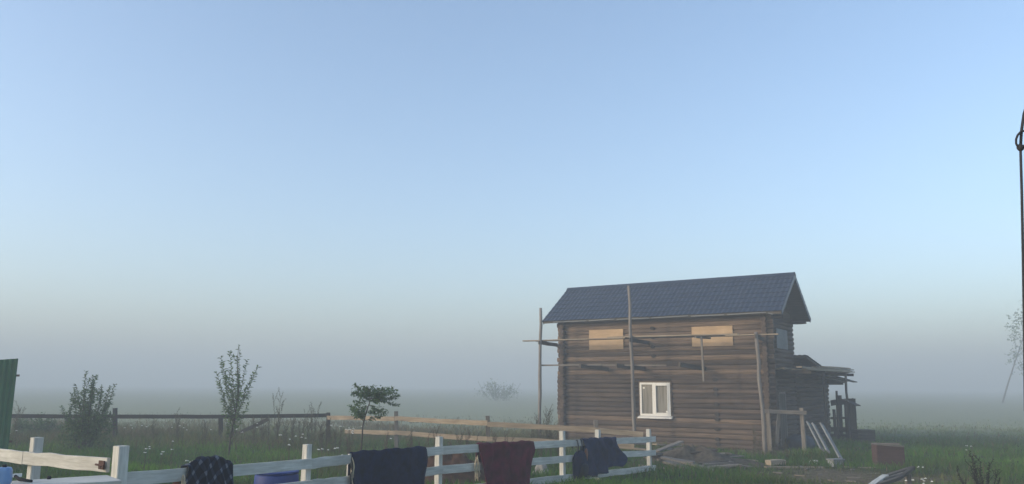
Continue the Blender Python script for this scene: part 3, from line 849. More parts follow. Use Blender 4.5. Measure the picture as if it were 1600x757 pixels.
# ---------------------------------------------------------------- green corrugated fence at the left edge
gf = thing('corrugated_fence', on(5, 19.5), 'green corrugated sheet metal fence end at the meadow edge', 'fence')
gt = at(28.5, 560.5, 19.5); gl_ = at(-150, 572, 18.6)
dr_ = (gl_ - gt); dr_.z = 0; Lf = dr_.length; dr_.normalize(); nn = Vector((dr_.y, -dr_.x, 0))
if nn.y > 0: nn = -nn
mb = MB(); V = []; Fc = []
N = int(Lf/.018); zb = gz(gt.x, gt.y) - .15
for i in range(N + 1):
    s_ = Lf*i/N; ph = (s_/.115) % 1
    q = .012*max(-1, min(1, 2.2*math.sin(ph*2*math.pi)))
    p = gt + dr_*s_ + nn*q
    V += [Vector((p.x, p.y, zb)), Vector((p.x, p.y, gt.z + (gl_.z - gt.z)*i/N))]
for i in range(N): Fc.append((2*i, 2*i+2, 2*i+3, 2*i+1))
mb.add(V, Fc)
sh = mb.build('metal_sheet', M_GREENM, gf, world=True)
md = sh.modifiers.new('s', 'SOLIDIFY'); md.thickness = .003
for zz in (.9, 2.45):
    a = gt + nn*(-.05); a.z = zb + zz; b_ = gt + dr_*Lf + nn*(-.05); b_.z = zb + zz
    plank('rail', a - dr_*.06, b_, .04, .05, M_RUST, gf)
a = gt + dr_*.4 + nn*-.10
plank('post', Vector((a.x, a.y, zb - .3)), Vector((a.x, a.y, gt.z - .1)), .06, .06, M_RUST, gf, up=(0, 1, 0))

# ---------------------------------------------------------------- things hung over the white fence
def rail_at(px):
    """top of the uppermost rail under a pixel column (position, height)"""
    best = None
    for r_ in rails:
        for a, b_ in zip(r_[:-1], r_[1:]):
            if a[0] - 6 <= px <= b_[0] + 6:
                pa, pb = at(*a), at(*b_)
                lo, hi = 0.0, 1.0
                for _ in range(30):
                    mid = (lo + hi)/2; p = pa.lerp(pb, mid)
                    xx = IW/2 + F*(p - Vector((0, 0, CAMZ))).dot(rt)/(p - Vector((0, 0, CAMZ))).dot(fw)
                    if xx < px: lo = mid
                    else: hi = mid
                best = pa.lerp(pb, lo)
    return best

def drape(name, px0, px1, drop, back, mat, label, cat, seed, folds=5, amp=.035, lo_shift=(0, 0), hem=.05, hump=0.0, bulge=None, thick=.012, gap=.03):
    """cloth over the rail: s runs along the rail, t from the back hem over the rail to the front hem"""
    rnd = random.Random(seed)
    a, b_ = rail_at(px0), rail_at(px1)
    d = b_ - a; Ls = d.length
    ns, ntf, ntb = 40, 34, 10
    c = (a + b_)/2
    ph = [rnd.uniform(0, 6.28) for _ in range(6)]
    V = []; UV = []
    tl = np.concatenate([np.linspace(-back, 0, ntb, endpoint=False), np.linspace(0, drop, ntf)])
    for t in tl:
        for i in range(ns + 1):
            s_ = i/ns
            dn = max(0.0, t)/drop if t > 0 else 0
            x = s_ + (lo_shift[0]*(1 - s_) + lo_shift[1]*s_)*dn**1.2
            if bulge and t > 0: x += bulge[0]*s_*math.exp(-((dn - bulge[1])/bulge[2])**2)
            f_ = amp*(.25 + dn)*(math.sin(s_*folds*6.28 + ph[0] + 1.2*math.sin(dn*2 + ph[1])) + .5*math.sin(s_*folds*13 + ph[2] + dn*2.5) + .3*math.sin(s_*31 + ph[3]))
            f_ += .018*math.sin(dn*9 + ph[4] + 3*s_) + .5*amp*dn*math.sin(s_*9 + dn*7 + ph[5]) + .35*amp*math.sin(s_*22 - dn*5 + ph[1])
            p = a + d*x
            hm = hump*max(0.0, math.sin(math.pi*min(1, max(0, s_))))**.7 if hump else 0
            tt = abs(t)
            side = 1 if t >= 0 else -1
            bend = .035
            out = (gap + max(0, f_) + .02*dn)*min(1, tt/bend)*side + (0 if t >= 0 else -.005)
            down = max(0.0, tt - bend*.6)
            if t > 0: down *= 1 + hem*math.sin(s_*5 + ph[5])*dn
            q = p + fn*out - Vector((0, 0, down)) + Vector((0, 0, .02 + hm*(1 - min(1, dn*1.6)) + .009*math.sin(s_*17 + ph[2]) + .006*math.sin(s_*41 + ph[3])))
            V.append(q); UV.append((s_*Ls, t))
    n = ns + 1
    Fc = [(r_*n + k, r_*n + k + 1, (r_+1)*n + k + 1, (r_+1)*n + k) for r_ in range(len(tl) - 1) for k in range(ns)]
    me = mesh(name, [v - c for v in V], Fc, mat, True)
    uvl = me.uv_layers.new(name='UVMap')
    uvl.data.foreach_set('uv', [x for l in me.loops for x in UV[l.vertex_index]])
    o = obj(name, me, None, Matrix.Translation(c))
    md = o.modifiers.new('s', 'SOLIDIFY'); md.thickness = thick; md.offset = 0
    return tag(o, label, cat, 'horse cloths and clothes over the fence')

drape('horse_blanket', 547.5, 661, .95, .5, M_NAVY, 'large flat navy blanket draped over the white fence', 'blanket', 1, folds=2.2, amp=.045, hem=.03)
drape('horse_blanket', 746, 831, .92, .5, M_MAROON, 'crumpled maroon blanket slung over the white fence', 'blanket', 2, folds=2.8, amp=.075, lo_shift=(.06, -.10), bulge=(.05, .22, .16))
drape('work_jacket', 909, 960, .78, .35, M_NAVY2, 'dark blue work coat hanging over the last fence panel beside a backpack', 'coat', 3, folds=2.4, amp=.085, lo_shift=(.02, .02), bulge=(.18, .62, .3), hem=.12)
drape('plaid_jacket', 289, 361, .62, .35, M_PLAID, 'navy and white plaid jacket hooked over a fence post', 'jacket', 4, folds=2.5, amp=.05, hump=.10, lo_shift=(-.03, .06), hem=.1)
# straw coloured straps and fringe at the blankets' left edges
def straps(px, seed, mat, label, cat, n=3, top=0.05, ln=.45):
    p = rail_at(px); rnd = random.Random(seed); mb = MB()
    for k in range(n):
        q = p + fn*(.05 + .01*k) + fdir*rnd.uniform(-.05, .04) - Vector((0, 0, top + rnd.uniform(0, .15)))
        pts = [q]
        for j in range(6):
            q = q + Vector((0, 0, -ln/6)) + fdir*rnd.uniform(-.025, .025) + fn*rnd.uniform(0, .012); pts.append(q)
        mb.tube(pts, [.006, .012, .015, .013, .012, .010, .006], 6)
    c = p.copy()
    mb.V = [v - c for v in mb.V]
    o = mb.build('hanging_strap', mat, None, Matrix.Translation(c), True)
    tag(o, label, cat)
straps(543, 11, M_STRAW, 'straw coloured strap dangling beside the flat navy blanket', 'strap', 3)
straps(741, 12, M_STRAW, 'pale frayed cord dangling beside the maroon blanket', 'cord', 4, .12, .4)
straps(540, 15, M_BLACK, 'black webbing strap hanging between rails left of the navy blanket', 'strap', 4, .10, .5)
straps(284, 16, M_STRAW, 'pale frayed strap hanging by the plaid jacket', 'strap', 3, .0, .3)

# brown leather halter beside the plaid jacket
def sack(name, c, sx, sy, sz, mat, label, cat, seed, rz=0.0, parent=None, lum=.12, n=18, power=2.6):
    rnd = random.Random(seed); ph = [rnd.uniform(0, 6) for _ in range(6)]
    V = []; Fc = []
    m_ = n//2
    for i in range(m_ + 1):
        th_ = math.pi*i/m_
        for k in range(n):
            f_ = 2*math.pi*k/n
            x, y, z = math.sin(th_)*math.cos(f_), math.sin(th_)*math.sin(f_), math.cos(th_)
            q = (abs(x)**power + abs(y)**power + abs(z)**power)**(-1/power)
            q *= 1 + lum*(.5*math.sin(3*f_ + ph[0] + 2*th_) + .4*math.sin(5*th_ + ph[1] + f_) + .3*math.sin(7*f_ + ph[2]))
            V.append((x*q*sx, y*q*sy, z*q*sz))
    for i in range(m_):
        for k in range(n):
            Fc.append((i*n + k, (i+1)*n + k, (i+1)*n + (k+1) % n, i*n + (k+1) % n))
    o = obj(name, mesh(name, V, Fc, mat, True), parent, Matrix.Translation(c) @ Matrix.Rotation(rz, 4, 'Z'))
    if label: tag(o, label, cat)
    return o
p = at(276, 762, 10.0)
lh = thing('leather_bag', p + fn*.06, 'brown leather saddle bag hung under the rail by the plaid jacket', 'bag', rz=frz)
sack('bag_body', p + fn*.06 - Vector((0, 0, .08)), .15, .06, .16, M_LEATH, None, None, 5, frz, lh)
mb = MB(); mb.tube([p + fn*.05 + fdir*.06, p + fn*.05 + fdir*.08 + Vector((0, 0, .15)), p + fdir*.07 - fn*.03 + Vector((0, 0, .24)), p + fdir*.05 - fn*.06 + Vector((0, 0, .05))], .012, 6)
mb.build('strap', M_LEATH, lh, world=True)

# backpack
p = rail_at(899) + fn*.10
bpk = thing('backpack', Vector((p.x, p.y, p.z - .95)), 'dark navy backpack hung by its straps from the fence', 'backpack', rz=frz)
c = p - Vector((0, 0, .56))
sack('pack_body', c, .235, .13, .32, M_NAVY, None, None, 8, frz, bpk, .07)
sack('front_pocket', c + fn*.11 - Vector((0, 0, .10)), .16, .07, .15, M_BLACK, None, None, 9, frz, bpk, .06)
for sgn in (-.09, .10):
    mb = MB(); q = c + fdir*sgn + Vector((0, 0, .28))
    mb.tube([q, q + Vector((0, 0, .12)) + fdir*.04, q + Vector((0, 0, .26)) + fdir*.10 - fn*.05, q + Vector((0, 0, .27)) + fdir*.11 - fn*.16, q + Vector((0, 0, .1)) + fdir*.05 - fn*.16], .016, 6)
    mb.build('strap', M_BLACK, bpk, world=True, smooth=True)
sack('side_patch', c + fdir*.22 + Vector((0, 0, .22)) + fn*.06, .05, .03, .14, M_LEATH, None, None, 10, frz, bpk, .1)

# blue barrel behind the fence
p = on(429, 12.6)
bar = thing('plastic_barrel', p, 'squat blue plastic barrel behind the white fence', 'barrel')
topz = at(429, 736.5, 12.6).z - p.z
mb = MB(); mb.lathe([(.30, -.02), (.335, .03), (.345, topz*.35), (.33, topz*.38), (.33, topz*.44), (.34, topz*.47), (.325, topz*.9), (.30, topz*.97), (.27, topz*.965), (.25, topz*.95)], 32)
mb.build('barrel_body', M_BLUEP, bar, Matrix.Translation(p), True)
mb = MB(); mb.lathe([(.29, topz*.955), (.325, topz*.96), (.33, topz*1.0), (.315, topz*1.01), (.29, topz*.995)], 32); mb.build('rim', M_BLUEP, bar, Matrix.Translation(p), True)

# white table with a canister in front of the gate
tp = at(60, 752, 7.9)
tb = thing('garden_table', Vector((tp.x - .3, tp.y, gz(tp.x, tp.y))), 'white painted plank table standing in front of the gate', 'table')
ta, tb_ = at(-40, 751, 7.6), at(166, 757, 8.3)
ta.z = tb_.z = tp.z
td = (tb_ - ta).normalized(); tn = Vector((td.y, -td.x, 0))
for k in range(4):
    plank('top_board', ta + tn*(.07 + k*.145), tb_ + tn*(.07 + k*.145), .14, .03, M_WHITE, tb)
for q in (ta + td*.12 + tn*.1, tb_ - td*.12 + tn*.1, ta + td*.12 + tn*.5, tb_ - td*.12 + tn*.5):
    plank('leg', Vector((q.x, q.y, gz(q.x, q.y) - .03)), q - Vector((0, 0, .016)), .06, .06, M_WHITE, tb, up=(0, 1, 0))
p = at(1, 757, 7.55); p = p + tn*.12; p.z = tp.z + .015
cn = thing('water_canister', p, 'pale blue plastic canister standing on the white table', 'canister')
sack('canister_body', p + Vector((0, 0, .075)), .062, .07, .082, M_LBLUE, None, None, 21, .3, cn, .01, 24, 5)
mb = MB(); mb.lathe([(.018, .15), (.018, .175), (.014, .18)], 12, (p.x, p.y, p.z)); mb.build('cap', M_BLACK, cn, world=True)
p = at(30, 757, 7.75) + tn*.10; p.z = tp.z + .02
hl = thing('wiper_tool', p, 'black handled squeegee lying on the white table beside the canister', 'tool')
mb = MB(); mb.tube([p + Vector((-.09, .05, .045)), p + Vector((-.02, 0, .02)), p + Vector((.12, -.04, .01))], [.014, .016, .012], 8); mb.build('handle', M_BLACK, hl, world=True, smooth=True)
plank('blade', p + Vector((-.13, .02, .05)), p + Vector((-.055, .09, .05)), .02, .03, M_PVC, hl)
p = at(75, 753, 7.95) + tn*.03; p.z = tp.z + .015
mb = MB(); mb.lathe([(.018, 0), (.02, .01), (.019, .022), (.012, .03)], 16)
kb = mb.build('black_knob', M_BLACK, None, Matrix.Translation(p), True); tag(kb, 'small round black lid lying alone on the white table', 'lid')

# ---------------------------------------------------------------- timber, rubbish and boxes round the house
GRP = 'loose boards and logs heaped against the log wall'
rb = random.Random(12)
def loose(px0, py0, d0, px1, py1, d1, wd, h, mat, label, group=GRP, name='loose_board', rag=.03):
    o = plank(name, at(px0, py0, d0), at(px1, py1, d1), wd, h, mat, rag=rag, bend=.015)
    tag(o, label, 'board', group)
PL = 'long grey board in the heap of timber against the log wall'
PLP = 'pale yellow sawn board on the heap of timber against the log wall'
PLD = 'dark rotten board in the heap of timber against the log wall'
for (a, b_, c_, d_, e_, f_, g_, h_, mt, lb) in (
    (1023, 695, 25.2, 1062, 696, 26.0, .16, .04, M_PALE, PLP), (1026, 706, 24.4, 1064, 690, 25.6, .18, .05, M_GREYB, PL),
    (1024, 710, 24.0, 1082, 703, 25.4, .2, .05, M_DARKB, PLD), (1040, 702, 24.8, 1100, 700, 26.0, .2, .05, M_GREYB, PL),
    (1072, 710, 24.9, 1138, 708, 26.0, .18, .035, M_PALE, PLP), (1075, 716, 24.4, 1160, 713, 25.5, .18, .035, M_GREYB, PL),
    (1078, 719, 24.0, 1132, 720, 24.6, .16, .035, M_PALE, PLP), (1120, 717, 24.3, 1182, 719.5, 24.6, .15, .035, M_PALE, PLP),
    (1035, 715, 23.4, 1084, 724, 22.9, .28, .06, M_GREYB, PL), (1040, 722, 22.9, 1100, 741, 22.0, .30, .07, M_GREYB, PL),
    (1052, 719, 23.2, 1118, 736, 22.3, .26, .06, M_GREYB, PL), (1028, 719, 23.4, 1050, 716, 23.6, .14, .04, M_PALE, PLP),
    (1098, 727, 23.2, 1142, 722, 23.6, .24, .06, M_GREYB, PL), (1105, 733, 22.8, 1136, 729, 23.2, .2, .06, M_DARKB, PLD),
    (1118, 738, 22.4, 1150, 726, 23.4, .2, .06, M_DARKB, PLD), (1045, 707, 24.4, 1078, 706, 25.0, .3, .06, M_DARKB, PLD),
    (1088, 702, 25.4, 1120, 705, 25.2, .26, .08, M_DARKB, PLD), (1090, 713, 24.6, 1150, 711, 25.6, .22, .05, M_DARKB, PLD),
    (880, 690, 27.0, 920, 688, 29.0, .2, .05, M_GREYB, PL), (960, 693, 25.6, 1012, 694, 26.0, .2, .05, M_GREYB, PL), (968, 699, 25.0, 1015, 704, 24.6, .2, .04, M_PALE, PLP),
    (1000, 706, 24.4, 1030, 712, 23.8, .22, .05, M_DARKB, PLD)):
    loose(a, b_, c_, d_, e_, f_, g_, h_, mt, lb)
for k in range(16):
    x0 = rb.uniform(1026, 1150); d0_ = rb.uniform(22.8, 25.4); g_ = on(x0, d0_); an = rb.uniform(-.5, .35); L = rb.uniform(.6, 2.0); lift = .06 + .38*math.exp(-((x0 - 1090)/36)**2)*rb.random()
    dv_ = Vector((math.cos(an), math.sin(an), rb.uniform(-.12, .12)))*L/2
    mt = rb.choice((M_GREYB, M_DARKB, M_GREYB, M_PALE)); c0_ = g_ + Vector((0, 0, lift))
    o = plank('loose_board', c0_ - dv_, c0_ + dv_, rb.uniform(.1, .22), rb.uniform(.025, .06), mt, rag=.03, bend=.015)
    tag(o, {id(M_GREYB): PL, id(M_DARKB): PLD, id(M_PALE): PLP}[id(mt)], 'board', GRP)
CG = 'wood scraps strewn over the trodden yard'
for k in range(22):
    x0 = rb.uniform(1185, 1370); d0_ = rb.uniform(19.5, 24.5); g_ = on(x0, d0_, .02); an = rb.uniform(0, 3.1); L = rb.uniform(.12, .4)
    dv_ = Vector((math.cos(an), math.sin(an), 0))*L/2
    o = plank('wood_scrap', g_ - dv_, g_ + dv_, rb.uniform(.03, .09), .025, rb.choice((M_PALE, M_GREYB)), rag=.02)
    tag(o, 'short wood scrap lying in the trodden yard beside the house', 'wood scrap', CG)
# earth heap under the timber
def heap(name, px, d, rx, ry, h, mat, label, cat, seed, rz=0.0, jag=.35):
    rnd = random.Random(seed); c = on(px, d); n = 30; V = []; Fc = []
    ph = [rnd.uniform(0, 6) for _ in range(8)]
    rings = 9
    V.append((0, 0, h))
    for i in range(1, rings + 1):
        r_ = i/rings
        for k in range(n):
            f_ = 2*math.pi*k/n
            q = 1 + .16*math.sin(2*f_ + ph[0]) + .1*math.sin(5*f_ + ph[1])
            z = h*(math.cos(r_*math.pi)*.5 + .5)*(1 + jag*.6*math.sin(3*f_ + 4*r_ + ph[2])) + rnd.uniform(-1, 1)*jag*.12*h*(1 - r_*.6)
            x, y = r_*rx*q*math.cos(f_), r_*ry*q*math.sin(f_)
            cr, sr = math.cos(rz), math.sin(rz); xw, yw = x*cr - y*sr, x*sr + y*cr
            V.append((xw, yw, z + gz(c.x + xw, c.y + yw) - c.z - (.06 if i == rings else 0)))
    for k in range(n): Fc.append((0, 1 + k, 1 + (k+1) % n))
    for i in range(rings - 1):
        for k in range(n): Fc.append((1 + i*n + k, 1 + (i+1)*n + k, 1 + (i+1)*n + (k+1) % n, 1 + i*n + (k+1) % n))
    o = obj(name, mesh(name, V, Fc, mat, True), None, Matrix.Translation(c))
    return tag(o, label, cat)
heap('soil_heap', 1085, 24.2, 2.1, 1.2, .52, plain('grey_brown_earth', (0.10, 0.082, 0.060), 1.0, .4, 8, bump=.6, spec=.05), 'low heap of grey earth under the loose timber', 'earth heap', 4)
heap('soil_heap', 705, 19.5, 1.5, .9, .62, M_SOIL, 'red brown soil heap behind the paddock fence between two blankets', 'soil heap', 6)
heap('boulder', 845, 21.5, .26, .2, .42, M_STONE, 'pale pointed stone in the grass behind the fence right of the maroon blanket', 'stone', 9, jag=.15)

# boards and a beam lying in the yard
loose(1196, 730, 23.0, 1286, 731, 23.2, .16, .05, M_PALE, 'long pale board lying flat in the trodden yard', 'yard boards')
loose(1200, 722.5, 23.6, 1223, 722.5, 23.9, .22, .14, M_PALE, 'short thick pale beam offcut on the yard board', 'yard boards', 'beam_offcut', 0)
# white boards leaning at the gable side
for k, (xa, ya, xb, yb, wd) in enumerate(((1285, 703, 1263, 661, .16), (1294, 706, 1271, 663, .14), (1314, 717, 1284, 663, .15))):
    o = plank('leaning_board', at(xa, ya, 25.6 - .4*k), at(xb, yb, 27.8 - .3*k), wd, .05, M_DULLW, up=(.3, -1, .3)); 
    tag(o, 'pale painted board leaning up towards the gable wall', 'board', 'boards leaning at the gable side')
p = on(1306, 24.4)
cr = thing('white_block', p, 'small whitewashed block at the foot of the leaning boards', 'block')
mb = MB(); mb.box((-.19, -.12, -.02), (.19, .12, .19)); mb.build('block_body', M_DULLW, cr, Matrix.Translation(p) @ Matrix.Rotation(.4, 4, 'Z'))
mb = MB(); mb.box((-.22, -.15, .193), (.22, .15, .23)); mb.build('cap_slab', M_DULLW, cr, Matrix.Translation(p) @ Matrix.Rotation(.4, 4, 'Z'))
p = on(1273, 25.4)
o = sack('white_sack', p + Vector((0, 0, .05)), .17, .12, .07, M_WHITE, 'crumpled white sack lying in grass by the leaning boards', 'sack', 31)
p = hp(.35, 1.6, 0); p.z = gz(p.x, p.y)
sack('tarp_bundle', p + Vector((0, 0, .24)), .48, .38, .28, M_TARP, 'blue grey tarpaulin bundle by the gable door', 'tarpaulin', 33, YAW)

# dark crate past the porch
p = on(1350, 34.0)
ct = thing('dark_crate', p, 'dark wooden crate standing past the porch frame', 'crate')
for k in range(4):
    plank('slat', p + Vector((-.33, -.3, .08 + k*.125)), p + Vector((.33, -.3, .08 + k*.125)), .025, .115, M_DARKB, ct)
    plank('slat', p + Vector((.345, -.3, .08 + k*.125)), p + Vector((.345, .3, .08 + k*.125)), .025, .115, M_DARKB, ct)
    plank('slat', p + Vector((-.345, -.3, .08 + k*.125)), p + Vector((-.345, .3, .08 + k*.125)), .025, .115, M_DARKB, ct)
for k in range(5):
    plank('lid_board', p + Vector((-.36, -.26 + k*.13, .535)), p + Vector((.36, -.26 + k*.13, .535)), .125, .025, M_DARKB, ct)

# red brown box
p = on(1389, 24.2)
rbx = thing('red_box', p, 'red brown painted wooden box with a pale edged lid in the grass', 'box', rz=-.12)
Mx = Matrix.Translation(p) @ Matrix.Rotation(-.12, 4, 'Z')
W2, D2, H2 = .36, .24, .60
for k in range(5):
    zz = .04 + (k + .5)*(H2 - .04)/5; hh = (H2 - .04)/5 - .003
    plank('side_board', (-W2, -D2, zz), (W2, -D2, zz), .022, hh, M_REDBOX, rbx, P=Mx)
    plank('side_board', (-W2, D2, zz), (W2, D2, zz), .022, hh, M_REDBOX, rbx, P=Mx)
    plank('side_board', (W2 + .012, -D2, zz), (W2 + .012, D2, zz), .022, hh, M_REDBOX, rbx, P=Mx)
    plank('side_board', (-W2 - .012, -D2, zz), (-W2 - .012, D2, zz), .022, hh, M_REDBOX, rbx, P=Mx)
plank('lid_edge', (-W2 - .03, -D2 - .02, H2 + .045), (W2 + .02, -D2 - .02, H2 - .01), .04, .045, M_GREYB, rbx, P=Mx)
plank('lid_edge', (-W2 - .02, D2, H2 + .03), (W2 + .06, D2, H2 + .03), .04, .045, M_GREYB, rbx, P=Mx)
plank('lid_panel', (-W2, 0, H2 + .005), (W2, 0, H2 - .012), .44, .02, M_REDBOX, rbx, P=Mx)

# old window sash propped in the grass
p = on(1398, 16.6)
sash = thing('window_sash', p, 'old glazed window sash propped up in the grass with a cream end', 'window sash')
A = at(1360, 763, 16.0); B = at(1385, 744, 16.9); C_ = at(1427, 731, 17.6); D_ = at(1406, 756, 16.6)
A = at(1366, 757, 16.2)
e1 = (C_ - B); e2 = (A - B)
nrm = e1.cross(e2).normalized()
if nrm.z < 0: nrm = -nrm
plank('stile', B, C_, .09, .06, M_DARKB, sash, up=nrm)
plank('stile', B + e2*1.35, C_ + e2*1.35, .09, .06, M_DARKB, sash, up=nrm)
plank('rail', B - e1*.03, B + e2*1.4 - e1*.03, .12, .075, M_WHITE, sash, up=nrm)
plank('rail', C_, C_ + e2*1.35, .08, .06, M_DARKB, sash, up=nrm)
plank('glazing_bar', B + e2*.62 + e1*.02, C_ + e2*.62, .04, .05, M_GREYB, sash, up=nrm)
GM, gt_, gb_ = nodes('old_glass'); gb_.inputs['Base Color'].default_value = (.10, .13, .14, 1); gb_.inputs['Roughness'].default_value = .12
for a0, a1 in ((.06, .58), (.66, 1.30)):
    V = [B + e1*.05 + e2*a0, C_ - e1*.05 + e2*a0, C_ - e1*.05 + e2*a1, B + e1*.05 + e2*a1]
    mb = MB(); mb.add([v + nrm*.004 for v in V] + [v - nrm*.004 for v in V], [(0,1,2,3),(7,6,5,4),(0,4,5,1),(1,5,6,2),(2,6,7,3),(3,7,4,0)])
    mb.build('pane', GM, sash, world=True)
q = (C_ + C_ + e2)/2; plank('prop', Vector((q.x, q.y + .05, gz(q.x, q.y) - .02)), q - nrm*.05, .10, .10, M_GREYB, sash, up=(0, 1, 0))

# ---------------------------------------------------------------- rope at the right edge
mb = MB()
K = at(1594.5, 231, 4.6)
topP = at(1640, 20, 4.6); botP = at(1602, 640, 4.6)
pts = [at(1720, -420, 4.6), topP, at(1612, 140, 4.6), at(1600, 178, 4.6), at(1596, 205, 4.6), K]
mb.tube(pts, .0085, 8)
mb.tube([K, at(1596.5, 300, 4.6), at(1598.5, 400, 4.6), at(1600.5, 520, 4.6), botP, Vector((botP.x + .02, 4.6, gz(botP.x, 4.6) - .05))], .0075, 8)
lp_ = []
for k in range(13):
    t_ = k/12
    lp_.append(at(1594.5 + 11*math.sin(t_*math.pi*2)*(-.85) + 2.5*(1 - math.cos(t_*2*math.pi)), 231 - 13*(1 - math.cos(t_*2*math.pi)), 4.6 - .01*math.sin(t_*6.28)))
loopo = MB(); loopo.tube(lp_, .0065, 8)
kn = MB(); kn.lathe([(.006, -.022), (.014, -.016), (.020, -.006), (.021, .004), (.016, .014), (.008, .022)], 12)
rope = thing('rope', Vector((botP.x + .02, 4.6, gz(botP.x, 4.6))), 'dark rope with a knotted loop hanging against the foggy sky', 'rope')
mb.build('line', M_ROPE, rope, world=True, smooth=True)
loopo.build('loop', M_ROPE, rope, world=True, smooth=True)
kn.build('knot', M_ROPE, rope, Matrix.Translation(K), True)

# ---------------------------------------------------------------- saplings, bushes, weeds
def leaf(mb, p, d, up, L, W_):
    s_ = d.cross(up)
    if s_.length < 1e-4: s_ = Vector((1, 0, 0))
    s_.normalize()
    n_ = s_.cross(d).normalized()
    mb.add([p, p + d*L*.45 + s_*W_/2 + n_*.1*L, p + d*L - n_*.08*L, p + d*L*.45 - s_*W_/2 + n_*.1*L], [(0, 1, 2), (0, 2, 3)])

def rv(rnd): return Vector((rnd.uniform(-1, 1), rnd.uniform(-1, 1), rnd.uniform(-1, 1)))
def shoot(wood_, leaves, p, d, L, r, rnd, lsize, lden, curve=.25, droop=0.0, start=.25, lw=.45, ang=1.0):
    """one leafy shoot; returns points"""
    n = max(4, int(L/.12)); pts = [p.copy()]; dd = d.normalized()
    for i in range(n):
        dd = (dd + rv(rnd)*curve*.35 + Vector((0, 0, .10 - droop))*.5).normalized()
        pts.append(pts[-1] + dd*L/n)
    wood_.tube(pts, [max(.003, r*(1 - .85*i/n)) for i in range(n + 1)], 5)
    m_ = int(L*lden)
    for k in range(m_):
        t_ = start + (1 - start)*(k + rnd.random())/m_
        f_ = t_*n; i = min(n - 1, int(f_)); q = pts[i].lerp(pts[i+1], f_ - i)
        ax = (pts[i+1] - pts[i]).normalized()
        side = rv(rnd); side = (side - ax*side.dot(ax)).normalized()
        dl = (ax*.55 + side*ang + Vector((0, 0, rnd.uniform(-.35, .35)))).normalized()
        leaf(leaves, q, dl, (Vector((0, 0, 1)) + rv(rnd)*.6).normalized(), lsize*rnd.uniform(.6, 1.15), lsize*lw*rnd.uniform(.7, 1.1))
    return pts

def plant_obj(name, base, label, cat, wood_, leaves, mleaf, group=None, mwood=M_BARK, wn='trunk', ln='crown'):
    t_ = thing(name, base, label, cat, group)
    if wood_.V:
        wood_.build(wn, mwood, t_, Matrix.Translation(base), True)
    if leaves.V:
        o = leaves.build(ln, mleaf, t_, Matrix.Translation(base)); o['kind'] = 'stuff'
    return t_

# multi-stemmed bush
rnd = random.Random(41); base = on(133, 26.0); W_, Lv = MB(), MB()
stems = [(-.9, 1.25), (-.62, 1.75), (-.45, 2.05), (-.2, 2.05), (.0, 2.35), (.12, 2.45), (.3, 2.35), (.5, 2.0), (.75, 1.95), (1.0, 1.7), (-.3, 1.5), (.2, 1.6), (.45, 1.4), (-.75, 1.0), (.8, 1.1), (-.1, 1.3)]
for xs_, hh in stems:
    p0 = Vector((rnd.uniform(-.2, .2), rnd.uniform(-.2, .2), 0))
    tip = Vector((xs_, rnd.uniform(-.55, .55), hh)); d = tip - p0
    pts = shoot(W_, Lv, p0, d, d.length, .022, rnd, .115, 60, .12, 0.05, .12)
    for k in range(5):
        q = pts[rnd.randint(1, len(pts) - 3)]
        shoot(W_, Lv, q, (d.normalized()*.8 + rv(rnd)*.9), rnd.uniform(.25, .6), .008, rnd, .11, 48, .3, 0, .1)
for k in range(900):   # dense foot of the bush
    a_ = rnd.uniform(0, 6.28); r_ = rnd.random()**.6
    q = Vector((math.cos(a_)*.85*r_, math.sin(a_)*.6*r_, rnd.uniform(.1, 1.25)*(1.1 - .45*r_)))
    leaf(Lv, q, rv(rnd).normalized(), Vector((0, 0, 1)), .12, .06)
for k in range(900):   # looser middle
    a_ = rnd.uniform(0, 6.28); r_ = rnd.random()**.5; b2 = rnd.uniform(-1, 1)
    q = Vector((.05 + math.cos(a_)*.72*r_*math.sqrt(1 - b2*b2), math.sin(a_)*.5*r_, 1.15 + .75*b2))
    leaf(Lv, q, rv(rnd).normalized(), Vector((0, 0, 1)), .11*rnd.uniform(.6, 1.1), .055)
plant_obj('bush', base, 'bushy multi-stemmed green shrub in the meadow beside the green metal fence', 'bush', W_, Lv, M_LEAFD, None)

# slender upright sapling
rnd = random.Random(5); base = on(357, 25.5); W_, Lv = MB(), MB()
tip = at(373, 540, 25.5) - base
trunk = [Vector((0, 0, -.05)), Vector((.02, 0, .6)), Vector((.10, .02, 1.2)), Vector((.2, 0, 1.9)), tip*.86, tip]
W_.tube(trunk, [.03, .026, .022, .017, .010, .004], 7)
for (xx, yy, y0) in ((336, 560, 1.1), (340, 580, .95), (343, 596, .85), (403, 574, 1.15), (398, 583, 1.0), (390, 616, .6), (386, 565, 1.5), (361, 552, 1.6), (350, 566, 1.3), (345, 622, .4), (372, 558, 1.7), (352, 640, .25), (380, 628, .4), (365, 575, 1.3), (378, 590, 1.0), (356, 590, 1.0), (362, 605, .7), (371, 612, .6)):
    e = at(xx, yy, 25.5) - base; e.y += rnd.uniform(-.5, .5)
    q0 = Vector((.02 + y0*.09, 0, y0)); d = e - q0
    pts = shoot(W_, Lv, q0, d, d.length, .010, rnd, .135, 36, .10, .09, .15, .46)
for k in range(9):
    i = rnd.randint(1, 4); q0 = trunk[i]; shoot(W_, Lv, q0, rv(rnd) + Vector((0, 0, .7)), .35, .006, rnd, .12, 26, .2, 0, .2, .42)
d = trunk[5] - trunk[3]; shoot(W_, Lv, trunk[3], d, d.length, .008, rnd, .12, 26, .05, .06, .1, .42)
plant_obj('sapling', base, 'slender upright young tree with sparse leaves before the dark rail fence', 'tree', W_, Lv, M_LEAF)

